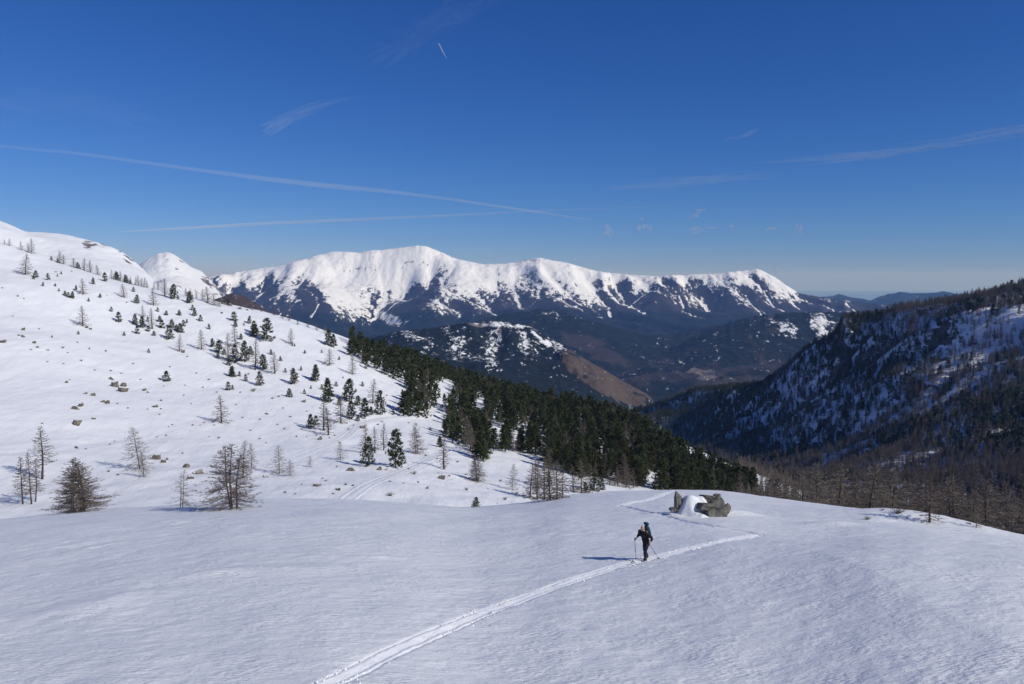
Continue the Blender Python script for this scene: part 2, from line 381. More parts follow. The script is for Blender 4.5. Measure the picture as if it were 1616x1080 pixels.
# ------------------------------------------------------------------ mountains and hills farther off
def mountain(name, pts, box, n, up, noise, er, mat, sky_uv, cover, skyreach=60.0, flute=None):
    x0, x1, y0, y1 = box; nx, ny = n
    t = TPS(pts)
    X, Y = np.meshgrid(np.linspace(x0, x1, nx), np.linspace(y0, y1, ny))
    Z = t(X, Y) + noise[0] * fbm(X / noise[1], Y / noise[1], 5, noise[2])
    if flute: Z = Z - flute[0] * np.abs(fbm((X + .25 * Y + 200 * fbm(X / 700, Y / 700, 2, 1)) / flute[1], Y / (flute[1] * 5), 3, 2))
    Z, A = erode(Z, (x1 - x0) / (nx - 1), (y1 - y0) / (ny - 1), er[0], er[1])
    Z = upsample(Z, up); A = upsample(np.log(A), up); A = (A - A.min()) / (A.max() - A.min())
    X, Y = np.meshgrid(np.linspace(x0, x1, Z.shape[1]), np.linspace(y0, y1, Z.shape[0]))
    Z = Z + noise[0] * .16 * (1 - 2 * np.abs(fbm(X / noise[1] * 7, Y / noise[1] * 4, 4, noise[2] + 2))) + noise[0] * .2 * fbm(X / noise[1] * 5, Y / noise[1] * 5, 4, noise[2] + 1)
    for _ in range(2): Z = match_skyline(X, Y, Z, sky_uv[0], sky_uv[1], skyreach)
    u, v = proj(X, Y, Z); s, gx, gy = slope_of(Z, (x1 - x0) / (Z.shape[1] - 1), (y1 - y0) / (Z.shape[0] - 1))
    at = cover(X, Y, Z, u, v, s, gx, gy, A)
    new_obj(name, grid_mesh(name, X, Y, Z, mat, at), kind='structure')
    return Field(x0, x1, y0, y1, Z)
def blob(u, v, cu, cv, a, b, rot=0.0):
    du, dv = u - cu, v - cv; c, s = math.cos(rot), math.sin(rot); p = du * c + dv * s; q = -du * s + dv * c
    return np.exp(-((p / a) ** 2 + (q / b) ** 2) ** 2)

# the long snowy range
su = [150, 250, 330, 365, 400, 440, 470, 500, 525, 560, 590, 620, 655, 672, 690, 720, 760, 800, 825, 850, 870, 895, 940, 985, 1030, 1060, 1090, 1130, 1160, 1195, 1220, 1240, 1260, 1300, 1350, 1420]
sv = [452, 447, 437, 430, 425, 419, 410, 402, 397, 398, 395, 392, 387.5, 389, 396, 409, 417, 416, 410, 406.5, 411, 415, 428, 433, 436, 434, 433, 432, 428, 424, 436, 450, 463, 470, 476, 484]
fp = []
for a, b in zip(su[::2], sv[::2]):
    x, y, z = P(a, b, 10000); fp += [(x, y, z), (x * 1.09, 10900, z - 520), (x * 1.2, 12300, z - 1100)]
for p in ((700, 428, 9450), (668, 462, 8700), (640, 488, 8150), (618, 512, 7600), (650, 425, 9750), (640, 460, 9350), (622, 485, 8900), (608, 512, 8200),
          (470, 425, 9600), (490, 452, 8900), (515, 482, 8200), (535, 508, 7600), (560, 430, 9750), (575, 465, 9300), (595, 495, 8700),
          (420, 455, 9300), (400, 490, 8400), (440, 510, 8000), (350, 470, 9000), (340, 510, 8000),
          (730, 470, 8700), (760, 500, 7900), (800, 450, 9500), (850, 440, 9400), (870, 470, 8700), (900, 490, 8000), (930, 465, 9300), (960, 500, 8400),
          (1010, 460, 9500), (1050, 452, 9400), (1045, 485, 8600), (1020, 515, 7700), (1090, 470, 9400), (1105, 500, 8700),
          (1150, 455, 9500), (1165, 485, 8800), (1150, 510, 8100), (1215, 470, 9300), (1235, 500, 8500), (1290, 495, 9000), (1330, 505, 8700),
          (400, 545, 6900), (550, 545, 6800), (700, 545, 6600), (850, 550, 6500), (1000, 555, 6300), (1150, 545, 6600), (1300, 540, 7000)): fp.append(P(*p))
fp += [P(100, 480, 9500), P(100, 560, 7000), P(1450, 500, 10000), P(1500, 540, 7500)]
def cover_range(X, Y, Z, u, v, s, gx, gy, A):
    tl = np.interp(u, [300, 400, 480, 560, 640, 720, 800, 900, 1000, 1060, 1150, 1220, 1300], [430, 452, 470, 486, 480, 464, 458, 462, 455, 452, 462, 460, 452])
    n = fbm(X / 700, Y / 700, 4, 1); n2 = fbm(X / 220, Y / 220, 3, 2)
    f = .5 + (v - tl) / 42 + .3 * n + .15 * n2 + .42 * np.tanh(gx * 2.2) * sst(405, 440, v)
    f = f + .40 * sst(.02, .34, fbm((X + .3 * Y) / 120, Y / 900, 3, 3)) * sst(422, 450, v) * (.5 + .5 * sst(820, 950, u))
    for b in (blob(u, v, 487, 458, 46, 17, .85), .95 * blob(u, v, 590, 460, 32, 15, .1), 1.1 * blob(u, v, 668, 460, 60, 15, -.75), .8 * blob(u, v, 415, 460, 16, 30, .5),
              .8 * blob(u, v, 985, 452, 20, 9, -.5), .7 * blob(u, v, 1065, 458, 24, 11, .4), .8 * blob(u, v, 1195, 452, 24, 18, .9)): f = f + .75 * b
    f = np.clip(f, 0, 1.25)
    ribs = sst(.78, 1.25, s) * sst(.3, -.1, n2)
    f = f - .9 * sst(.45, .6, A) * (1 - sst(496, 512, v))               # avalanche gullies stay white
    f = f - .8 * blob(u, v, 618, 505, 26, 10, .3)
    snow = 1.12 - 1.0 * f - .42 * ribs - .5 * blob(u, v, 838, 409, 22, 5, -.2) - .35 * blob(u, v, 1190, 432, 14, 8, .9) - .3 * blob(u, v, 700, 420, 14, 12, .6)
    return {'snow': np.clip(snow, -.2, 1.2), 'fir': .0 + 1.0 * sst(474, 512, v + 14 * n), 'rock': .15 + .75 * np.maximum(ribs, blob(u, v, 838, 409, 24, 7, -.2)) * (1 - np.clip(f, 0, 1))}
M['range'] = mountain_mat('mountain_cover', .011, bumpd=22.0)
mountain('snowy_range', fp, (-5600, 6200, 6000, 11600), (400, 190), 2, (70, 800, 1), (26, .008), M['range'], (su, sv), cover_range, 32, (190, 330))

# white peak behind the left hillside
pp = [P(*q) for q in ((120, 470, 5200), (170, 432, 5200), (215, 416, 5200), (245, 402, 5200), (265, 398, 5200), (290, 412, 5200), (320, 428, 5200), (345, 455, 5200), (400, 500, 5100), (300, 450, 4700), (260, 445, 4500), (220, 460, 4500), (350, 490, 4600), (260, 520, 3800), (180, 520, 3800), (400, 520, 4000), (60, 520, 4800))]
pp += [(x * 1.1, 6000, z - 420) for x, y, z in pp[1:8]]
def cover_peak(X, Y, Z, u, v, s, gx, gy, A):
    return {'snow': 1.0 - .5 * sst(.6, 1.0, s) - .3 * sst(.1, .6, fbm(X / 160, Y / 160, 4, 0)) * sst(410, 440, v), 'fir': .1 + 0 * X, 'rock': .6 + 0 * X}
mountain('white_peak', pp, (-3400, -1300, 3700, 6300), (106, 131), 2, (25, 420, 2), (14, .006), M['range'],
         ([100, 215, 235, 250, 265, 275, 290, 305, 318, 330, 345, 360, 400], [480, 417, 405, 399, 398, 402, 413, 424, 428, 440, 455, 474, 505]), cover_peak, 40)

# snowy shoulder behind the hillside's crest, with crags
bp = [P(*q) for q in ((-300, 300, 820), (-100, 325, 800), (0, 350, 780), (40, 365, 770), (90, 370, 760), (130, 378, 750), (170, 388, 740), (210, 413, 730), (250, 445, 720), (330, 480, 700), (0, 400, 640), (100, 410, 620), (200, 440, 610), (300, 485, 600), (0, 430, 540), (200, 470, 520))]
bp += [(x * 1.12 - 20, y + 110, z - 55) for x, y, z in bp[:10]]
def cover_shoulder(X, Y, Z, u, v, s, gx, gy, A):
    u = u + 9 * fbm(X / 9, Y / 9, 4, 0); v = v + 7 * fbm(X / 7 + 3, Y / 9, 4, 2)
    c = .85 * blob(u, v, 141, 387, 13, 7, .5) + .5 * blob(u, v, 155, 384, 12, 3, .3) + .9 * blob(u, v, 200, 404, 16, 6, .7) + .5 * blob(u, v, 168, 388, 18, 3, .2)
    return {'snow': 1 - .62 * c + .5 * fbm(X / 5, Y / 8, 4, 1) * np.clip(c * 3, 0, 1), 'fir': 0 * X, 'rock': .9 + 0 * X}
M['shoulder'] = mountain_mat('shoulder_cover', .12, rock=(.16, .14, .14), bumpd=1.5, grain=.1)
mountain('snowy_shoulder', bp, (-760, -230, 500, 960), (107, 93), 3, (3, 60, 3), (3, .01), M['shoulder'],
         ([-300, 0, 20, 40, 70, 100, 130, 150, 170, 190, 208, 215, 250], [300, 349, 357, 366, 367, 370, 377, 382, 388, 397, 409, 416, 448]), cover_shoulder, 25)

# small brown-wooded mound just behind the crest
mp = [P(*q) for q in ((300, 485, 900), (335, 472, 900), (360, 464, 900), (380, 466, 890), (400, 478, 880), (430, 497, 870), (480, 515, 860), (560, 545, 850), (380, 490, 800), (450, 520, 780), (330, 500, 800), (520, 560, 760), (400, 540, 650), (300, 520, 700))]
mp += [(x * 1.1, y + 120, z - 45) for x, y, z in mp[:8]]
def cover_mound(X, Y, Z, u, v, s, gx, gy, A):
    w = sst(430, 470, u) * .8 * sst(-.2, .2, fbm(X / 14, Y / 14, 3, 1))
    return {'snow': .02 + w, 'fir': .1 + .9 * sst(410, 440, u) * (fbm(X / 25, Y / 25, 2, 0) > -.1), 'rock': 0 * X}
mountain('wooded_mound', mp, (-380, -120, 620, 1060), (66, 111), 2, (3, 50, 3), (3, .01), M['hill'] if 'hill' in M else mountain_mat('mound_cover', .14, wood=(.075, .055, .055), fir=(.010, .016, .013), bumpd=3.0),
         ([250, 320, 340, 360, 378, 395, 410, 440, 490, 560], [490, 480, 470, 464, 465, 473, 484, 500, 517, 546]), cover_mound, 30)

# snow-flecked wooded hill in the middle distance
q1 = [P(*q) for q in ((430, 545, 3300), (500, 548, 3200), (560, 538, 3100), (620, 524, 3050), (680, 517, 3050), (730, 510, 3050), (770, 507, 3050), (810, 511, 3050), (840, 517, 3050), (880, 541, 3000), (925, 568, 2950), (980, 600, 2900), (1020, 622, 2850), (1060, 650, 2800),
      (770, 535, 2850), (770, 570, 2550), (700, 550, 2700), (690, 600, 2300), (830, 550, 2750), (840, 590, 2450), (900, 600, 2500), (950, 640, 2300), (620, 560, 2600), (560, 580, 2500), (800, 640, 2050), (650, 650, 2000), (1000, 670, 2300))]
q1 += [(x * 1.15, y + 450, z - 260) for x, y, z in q1[:14]]
def cover_hill(X, Y, Z, u, v, s, gx, gy, A):
    n = fbm(X / 90, Y / 240, 4, 1); u = u + 9 * fbm(X / 55, Y / 90, 4, 2); v = v + 7 * fbm(X / 60 + 4, Y / 90, 4, 3)
    w = .06 + .10 * sst(-.1, .3, fbm(X / 40, Y / 110, 3, 0)) + .20 * sst(-.2, .5, n) * sst(600, 540, v) + .42 * blob(u, v, 778, 545, 10, 44, .12) + .36 * blob(u, v, 825, 540, 8, 30, -.12) + .5 * blob(u, v, 868, 541, 34, 5, .62) + .35 * blob(u, v, 650, 530, 22, 8, .3) + .25 * blob(u, v, 720, 540, 18, 26, .2) + .3 * blob(u, v, 790, 512, 60, 3, .05)
    bare = np.maximum(blob(u, v, 930, 590, 70, 16, .62), blob(u, v, 985, 615, 50, 22, .6))
    return {'snow': np.clip(w, 0, .95) * (1 - .8 * bare), 'fir': .95 - .8 * bare - .3 * n + .5 * bare * fbm(X / 45, Y / 45, 3, 1), 'rock': .9 * np.clip(blob(u, v, 760, 512, 30, 6, -.1) + blob(u, v, 785, 520, 5, 9), 0, 1)}
M['hill'] = mountain_mat('hill_cover', .035, wood=(.095, .066, .048), fir=(.007, .011, .010), bumpd=7.0, grain=.14)
mountain('wooded_hill', q1, (-1250, 800, 1950, 3700), (206, 141), 2, (30, 330, 0), (16, .008), M['hill'],
         ([400, 500, 560, 620, 680, 730, 770, 790, 815, 840, 860, 880, 925, 980, 1020, 1060], [545, 545, 538, 524, 517, 510, 507, 508, 511, 517, 528, 540, 568, 600, 622, 650]), cover_hill, 40, (45, 150))

# wooded hill to the right, behind the crags
q2 = [P(*q) for q in ((960, 575, 5400), (1020, 560, 5300), (1070, 540, 5200), (1110, 524, 5100), (1150, 508, 5100), (1200, 498, 5000), (1250, 493, 5000), (1300, 493, 5000), (1340, 491, 5000), (1360, 496, 5000), (1420, 520, 5000), (1500, 545, 5000),
      (1180, 525, 4700), (1150, 560, 4300), (1100, 600, 3700), (1230, 530, 4600), (1240, 580, 4000), (1300, 525, 4600), (1320, 580, 4000), (1200, 620, 3500), (1080, 640, 3400), (1040, 600, 4000), (980, 620, 3900), (1400, 600, 4000), (1300, 640, 3500))]
q2 += [(x * 1.12, y + 700, z - 330) for x, y, z in q2[:12]]
def cover_hill2(X, Y, Z, u, v, s, gx, gy, A):
    n = fbm(X / 150, Y / 150, 4, 2); u = u + 14 * fbm(X / 120, Y / 140, 4, 1); v = v + 8 * fbm(X / 120, Y / 140, 4, 0)
    w = .04 + .10 * sst(0, .6, n) * sst(580, 530, v) + .42 * blob(u, v, 1240, 518, 34, 11, .4) + .5 * blob(u, v, 1298, 512, 26, 14, .7) + .4 * blob(u, v, 1335, 494, 14, 3) + .2 * blob(u, v, 1190, 530, 20, 10, .4)
    return {'snow': w, 'fir': .8 - .42 * sst(540, 600, v) + .45 * n, 'rock': .8 * blob(u, v, 1110, 590, 26, 9, .2)}
M['hill2'] = mountain_mat('far_hill_cover', .022, wood=(.044, .033, .033), fir=(.006, .010, .010), bumpd=12.0, grain=.15)
mountain('crag_hill', q2, (500, 3300, 3300, 5900), (187, 131), 2, (50, 520, 3), (18, .007), M['hill2'],
         ([930, 1020, 1070, 1110, 1150, 1180, 1200, 1250, 1300, 1340, 1352, 1380, 1500], [590, 560, 541, 523, 508, 500, 497, 493, 493, 490, 494, 503, 545]), cover_hill2, 40)

# low dark woods between the hills and the range
q3 = [P(*q) for q in ((300, 545, 5600), (450, 545, 5600), (520, 535, 5500), (600, 528, 5500), (680, 520, 5600), (740, 508, 5700), (800, 494, 5800), (850, 487, 5900), (880, 490, 5900), (920, 502, 5700), (980, 520, 5500), (1020, 528, 5500), (1060, 530, 5600), (1120, 515, 5900), (1200, 505, 6100), (1300, 505, 6200), (1400, 510, 6200),
      (850, 520, 5300), (870, 560, 4700), (950, 560, 4700), (1000, 590, 4200), (900, 600, 4000), (760, 550, 4800), (600, 560, 4700), (700, 600, 4000), (1100, 560, 5000), (1000, 640, 3500), (850, 650, 3200), (500, 580, 4200), (1250, 560, 5300))]
q3 += [(x * 1.1, y + 600, z - 250) for x, y, z in q3[:17]]
def cover_low(X, Y, Z, u, v, s, gx, gy, A):
    n = fbm(X / 260, Y / 260, 4, 0)
    u = u + 16 * fbm(X / 200, Y / 200, 4, 2); v = v + 8 * fbm(X / 180, Y / 200, 4, 1)
    br = np.maximum(blob(u, v, 930, 545, 60, 14, .35), blob(u, v, 915, 583, 60, 10, .25))
    return {'snow': -.02 + .1 * sst(.2, .7, n) + .25 * blob(u, v, 872, 497, 18, 7, .5), 'fir': .78 - .7 * br + .35 * n, 'rock': 0 * X}
mountain('valley_woods', q3, (-2800, 3400, 3000, 6800), (249, 153), 2, (60, 600, 2), (18, .007), M['hill2'],
         ([200, 450, 520, 600, 680, 740, 800, 850, 880, 920, 980, 1020, 1060, 1120, 1200, 1300, 1450], [545, 540, 534, 530, 520, 508, 494, 487, 490, 502, 520, 528, 528, 514, 505, 505, 512]), cover_low, 30)

# blue hills towards the coast
q4 = [P(*q) for q in ((1150, 480, 16000), (1250, 470, 16000), (1300, 467, 16000), (1320, 465, 16000), (1345, 471, 16000), (1370, 472, 15500), (1400, 464, 15000), (1425, 461, 15000), (1460, 463, 15000), (1485, 460, 15000), (1550, 466, 15000), (1650, 470, 15000), (1300, 500, 13000), (1450, 500, 12500), (1600, 500, 12500), (1400, 520, 11000), (1250, 520, 12000))]
q4 += [(x * 1.1, y + 2000, z - 500) for x, y, z in q4[:12]]
def cover_blue(X, Y, Z, u, v, s, gx, gy, A):
    return {'snow': .0 + .3 * blob(u, v, 1312, 467, 14, 3) + 0 * X, 'fir': .55 + .3 * fbm(X / 700, Y / 700, 3, 1), 'rock': 0 * X}
M['blue'] = mountain_mat('coast_hill_cover', .006, bumpd=40.0)
mountain('coast_hills', q4, (4200, 12500, 10500, 18500), (140, 115), 2, (110, 1500, 1), (14, .004), M['blue'],
         ([1150, 1250, 1300, 1312, 1325, 1345, 1365, 1372, 1385, 1400, 1420, 1440, 1470, 1488, 1510, 1600], [478, 470, 468, 466, 464.5, 470, 472.5, 473, 468, 463.5, 461, 463, 462, 459.5, 464, 470]), cover_blue, 18)

# lowland out to the horizon
t = NT('lowland_ground'); t.out(t.mix(t.noise(t.obj(), .0004, 5, .6), (.05, .065, .05), (.14, .13, .11)), .9)
ln = 64; lx, ly = np.meshgrid(np.linspace(-95000, 95000, ln), np.linspace(-3000, 95000, ln))
new_obj('lowland', grid_mesh('lowland', lx, ly, -1700 + 0 * lx, t.m), kind='structure')
# ------------------------------------------------------------------ placing things on the ground
def ground(x, y):
    x = np.asarray(x, float); y = np.asarray(y, float)
    return np.maximum(np.maximum(np.where(y < 238, fore(x, y, False), -1e5), HILL.h(x, y)), RIDGE.h(x, y))
_YS = np.geomspace(14, 1950, 7000)
def hit(u, v):
    d = P(u, v, 1.0); g = np.nonzero(ground(d[0] * _YS, _YS) >= d[2] * _YS)[0]
    Y = _YS[g[0]] if len(g) else 400.0
    return d[0] * Y, Y, float(ground(d[0] * Y, Y))
def thing(name, loc, label=None, cat=None, group=None, rz=0.0, sc=(1, 1, 1), data=None):
    o = new_obj(name, data, label=label, category=cat, group=group)
    o.location = loc; o.rotation_euler = (0, 0, rz); o.scale = sc
    return o

# ------------------------------------------------------------------ plant and rock meshes
class TB:                                                   # gathers triangles
    def __init__(self): self.V = []; self.F = []; self.n = 0
    def add(self, V, F):
        V = np.asarray(V, float); self.V.append(V); self.F.append(np.asarray(F) + self.n); self.n += len(V)
    def tube(self, pts, rad, k=5):
        pts = np.asarray(pts, float); n = len(pts); d = np.gradient(pts, axis=0); d /= np.linalg.norm(d, axis=1)[:, None] + 1e-9
        ref = np.array([1.0, 0, 0]) if abs(d[0][2]) > .7 else np.array([0, 0, 1.0])
        a = np.cross(d, ref); a /= np.linalg.norm(a, axis=1)[:, None] + 1e-9; b = np.cross(d, a); th = np.arange(k) * 2 * np.pi / k
        V = pts[:, None] + (a[:, None] * np.cos(th)[None, :, None] + b[:, None] * np.sin(th)[None, :, None]) * np.asarray(rad)[:, None, None]
        F = []
        for i in range(n - 1):
            for j in range(k):
                p, q, r, s = i * k + j, i * k + (j + 1) % k, (i + 1) * k + (j + 1) % k, (i + 1) * k + j; F += [(p, q, r), (p, r, s)]
        self.add(V.reshape(-1, 3), F)
    def blade(self, p, q, w, side):
        s = np.asarray(side) * w * .5; self.add([p - s, p + s, q], [(0, 1, 2)])
    def mesh(self, name, mat, smooth=False): return mesh_np(name, np.concatenate(self.V), np.concatenate(self.F), mat, smooth)
def rnd3(r):
    v = r.normal(size=3); return v / np.linalg.norm(v)
def larch(seed, H=10.0, R=.24, base=.12, nb=100, tw=16, stems=1, crook=0.0, low=False, thick=1.0):
    """bare larch: tapering stem(s), whorls of slightly drooping limbs with short twigs"""
    r = np.random.RandomState(seed); T = TB(); C = TB()
    for st in range(stems):
        off = np.array([r.uniform(-.5, .5), r.uniform(-.5, .5), 0]) * (1.1 if stems > 1 else 0); h = H * (1 if st == 0 else r.uniform(.72, .97))
        lean = np.array([r.normal() * .03, r.normal() * .03]) + (off[:2] * .06 if stems > 1 else 0)
        zs = np.linspace(0, 1, 4 if low else 9); bend = crook * np.sin(zs * 2.2) * H * .12
        pts = np.stack([off[0] + lean[0] * h * zs - bend * zs, off[1] + lean[1] * h * zs + .012 * H * np.sin(zs * 5 + seed), zs * h - .35 * (zs == 0)], -1)
        r0 = .0105 * H * thick * (1 if stems == 1 else .8)
        T.tube(pts, r0 * (1 - zs) ** .85 + .02 + .35 * r0 * np.exp(-zs * 25), 3 if low else 6)
        n = int(nb / stems ** .6)
        for i in range(n):
            f = base + (1 - base) * ((i + r.rand()) / n) ** .92; az = i * 2.39996 + r.uniform(-.5, .5)
            if stems > 1 and r.rand() < .3: az = math.atan2(off[1], off[0]) + r.uniform(-1.2, 1.2)
            p0 = np.array([np.interp(f, zs, pts[:, 0]), np.interp(f, zs, pts[:, 1]), f * h])
            L = h * R * 1.3 * ((1 - f) ** .8 * r.uniform(.6, 1.15) + .06); L *= min(1, .62 + (f - base) * 4)
            if r.rand() < .1: L *= .5
            d = np.array([math.cos(az), math.sin(az), 0]); up = r.uniform(-.25, .12) + .55 * (f - .45) ; sd = np.array([-d[1], d[0], 0])
            ts = np.linspace(0, 1, 3 if low else 5); wob = r.normal() * .07
            bp_ = p0 + d * (L * ts)[:, None] + sd * (L * wob * np.sin(ts * 3))[:, None] + np.array([0, 0, 1.]) * (L * (up * ts - .28 * ts ** 2 * (1 - f) + .25 * ts ** 4))[:, None]
            if low:
                C.blade(bp_[0], bp_[-1], .34 * thick, np.array([0, 0, 1.]))
                for k in range(tw):
                    t = r.uniform(.2, 1); b0 = p0 + (bp_[-1] - p0) * t; C.blade(b0, b0 + (sd * r.choice([-1, 1]) * .7 + d * .5 + np.array([0, 0, r.uniform(-.35, .35)])) * L * r.uniform(.25, .6), .3 * thick, np.array([0, 0, 1.]))
                continue
            C.tube(bp_, np.linspace(.036, .012, 5) * (H / 10) * thick * (1.15 - .6 * f), 3)
            for k in range(tw):
                t = r.uniform(.12, 1) ** .75; b0 = np.array([np.interp(t, ts, bp_[:, j]) for j in range(3)]); l = L * r.uniform(.14, .40) * (1.1 - .5 * t) + .08
                q = b0 + (sd * r.choice([-1, 1]) * r.uniform(.4, 1) + d * r.uniform(.2, .9) + np.array([0, 0, r.uniform(-.55, .3)])) * l
                C.blade(b0, q, .07 * thick, rnd3(r)); C.blade(q * .4 + b0 * .6, q * .5 + b0 * .5 + rnd3(r) * l * .55, .06 * thick, rnd3(r))
    return T.mesh('larch_trunk', M['bark'], True), C.mesh('larch_crown', M['twig'])
def pine(seed, H=9.0, R=.27, base=.06, nb=70, tufts=6, low=False, top=.8, ragged=.35):
    """evergreen: limbs in loose tiers, each carrying tufts of needles"""
    r = np.random.RandomState(seed); T = TB(); C = TB()
    zs = np.linspace(0, 1, 4 if low else 7); lx, ly = r.normal(size=2) * .03
    T.tube(np.stack([lx * H * zs, ly * H * zs + .01 * H * np.sin(zs * 6), zs * H * .95 - .4 * (zs == 0)], -1), .018 * H * (1 - zs) + .03, 3 if low else 6)
    tiers = 9 + seed % 3; miss = r.rand(tiers, 7) < ragged * .5
    for i in range(nb):
        g = (i + r.rand()) / nb; ti = int(g * tiers); f = base + (1 - base) * (g * .6 + .4 * (ti + .5) / tiers); az = i * 2.39996 + r.uniform(-.4, .4)
        if miss[ti, int((az % 6.283) / 6.284 * 7)] and r.rand() < .85: continue
        p0 = np.array([lx * H * f, ly * H * f, f * H * .97]); prof = (1 - f) ** top * (.75 + .25 * math.sin(min(1, f * 5) * 1.57))
        L = H * R * (prof * r.uniform(1 - ragged, 1.1) + .05); d = np.array([math.cos(az), math.sin(az), 0]); up = -.15 + .75 * f + r.uniform(-.15, .15)
        e = p0 + d * L + np.array([0, 0, L * (up + .1)])
        if not low: C.tube(np.stack([p0, p0 * .5 + e * .5 - np.array([0, 0, .05 * L]), e]), (.03, .02, .008), 3)
        n = max(2, int(tufts * (.5 + .7 * L / (H * R)))) if not low else tufts
        for k in range(n):
            t = 1 - .75 * (k / n) * r.uniform(.7, 1.1); c = p0 + (e - p0) * t + rnd3(r) * .16 * L
            s = (H / 9) * r.uniform(.45, .8) * (1.0 if not low else 1.75)
            for m in range(7 if not low else 4):
                dd = rnd3(r) + d * .5 + np.array([0, 0, .45]); dd /= np.linalg.norm(dd)
                C.blade(c - dd * s * .25, c + dd * s, s * (.42 if not low else .7), rnd3(r))
    for k in range(8 if not low else 3):
        dd = rnd3(r) * .5 + np.array([0, 0, 1.]); c = np.array([lx * H, ly * H, H * r.uniform(.86, .96)]); C.blade(c, c + dd * .5 * H / 9, .18 * H / 9, rnd3(r))
    return T.mesh('pine_trunk', M['bark'], True), C.mesh('pine_crown', M['needle'])
def simple(name, c1, c2, scale, rough=.85, bump=None, objrand=0.0, c3=None):
    t = NT(name); o = t.obj(); n = t.noise(o, scale, 4, .6); col = t.mix(t.ramp(n, .3, .7), c1, c2)
    if c3: col = t.mix(t.ramp(t.noise(o, scale * .37, 3, .6), .52, .66), col, c3)
    if objrand:
        rn = t.n('ShaderNodeObjectInfo').outputs['Random']
        col = t.n('ShaderNodeHueSaturation', {'Color': col, 'Value': t.math('MULTIPLY_ADD', rn, objrand, 1 - objrand / 2), 'Hue': t.math('MULTIPLY_ADD', rn, .05, .475)}).outputs[0]
    return t.out(col, rough, t.bump(n, .6, bump) if bump else None)
M['bark'] = simple('bark', (.045, .033, .026), (.10, .078, .062), 3.0, .9, .04)
M['twig'] = simple('bare_twigs', (.125, .104, .085), (.215, .18, .148), .7, .9, None, .35)
M['needle'] = simple('pine_needles', (.028, .038, .014), (.085, .096, .040), .9, .7, None, .5)
M['dry'] = simple('dry_stems', (.10, .075, .055), (.19, .15, .11), 3, .9)
def rock_mat(name, dark, light, lich, snow_on):
    t = NT(name); o = t.obj(); n = t.noise(o, 1.1, 6, .65); n2 = t.noise(o, 5.5, 5, .7)
    col = t.mix(t.ramp(n, .32, .68), dark, light); col = t.mix(t.ramp(n2, .45, .7), col, tuple(c * .55 for c in dark)); col = t.mix(t.ramp(t.noise(o, 2.3, 4, .6), .55, .66), col, lich)
    if snow_on:
        z = t.n('ShaderNodeSeparateXYZ', {0: t.n('ShaderNodeNewGeometry').outputs['Normal']}).outputs[2]
        col = t.mix(t.ramp(t.math('MULTIPLY_ADD', n, .5, z), *snow_on), col, (.86, .87, .89))
    return t.out(col, .9, t.bump(n2, .7, .06, t.bump(n, .8, .2)))
M['granite'] = rock_mat('granite', (.075, .072, .066), (.23, .22, .20), (.17, .165, .11), None)
M['stone'] = rock_mat('slope_stone', (.09, .08, .07), (.26, .235, .19), (.22, .21, .12), (1.12, 1.22))
def boulder(seed, sub=2, cuts=15, rough=.05, mat='stone', squash=(1, 1, 1)):
    """fractured block: hull of scattered corners, its faces split and roughened"""
    r = np.random.RandomState(seed); b = bmesh.new()
    for i in range(cuts):
        p = rnd3(r); p = np.sign(p) * np.abs(p) ** .6; p *= r.uniform(.72, 1.0) / max(.8, np.linalg.norm(p) * .8); b.verts.new(p)
    h = bmesh.ops.convex_hull(b, input=b.verts); bmesh.ops.delete(b, geom=[v for v in b.verts if not v.link_faces], context='VERTS')
    bmesh.ops.bevel(b, geom=b.edges[:], offset=.05, segments=1, affect='EDGES')
    bmesh.ops.triangulate(b, faces=b.faces[:]); bmesh.ops.subdivide_edges(b, edges=b.edges[:], cuts=sub, use_grid_fill=True); bmesh.ops.triangulate(b, faces=b.faces[:])
    V = np.array([v.co[:] for v in b.verts]); n = V / (np.linalg.norm(V, axis=1)[:, None] + 1e-6)
    V += n * (rough * 2 * fbm(V[:, 0] * 2.1 + V[:, 2] + seed, V[:, 1] * 2.1 + V[:, 2] * 1.3, 4, seed % 4) - rough * 1.6 * np.maximum(0, 1 - 9 * np.abs(fbm(V[:, 0] * 1.1 + seed * 3, V[:, 2] * 1.1 + V[:, 1], 2, 1))))[:, None]
    V *= np.array(squash)
    for v, c in zip(b.verts, V): v.co = c
    bmesh.ops.recalc_face_normals(b, faces=b.faces[:])
    me = bpy.data.meshes.new('boulder'); b.to_mesh(me); b.free(); me.materials.append(M[mat]); return me
def shrub(seed, n=46, H=1.0, spread=.8):
    r = np.random.RandomState(seed); C = TB()
    for i in range(n):
        az = r.uniform(0, 6.28); d = np.array([math.cos(az), math.sin(az), 0]); s = spread * r.uniform(.2, 1); h = H * r.uniform(.55, 1.05); b = np.array([r.uniform(-.2, .2), r.uniform(-.2, .2), -.1])
        ts = np.linspace(0, 1, 4); p = b + d * (s * ts ** 1.3)[:, None] + np.array([0, 0, 1.]) * (h * (ts - .18 * ts ** 3))[:, None]
        C.tube(p, np.linspace(.016, .005, 4), 3)
        for k in range(5):
            t = r.uniform(.35, 1); q = p[-1] * t + p[0] * (1 - t); C.blade(q, q + (rnd3(r) * .6 + np.array([0, 0, .5]) + d * .3) * r.uniform(.12, .3) * H, .02, rnd3(r))
    return C.mesh('shrub', M['dry'])

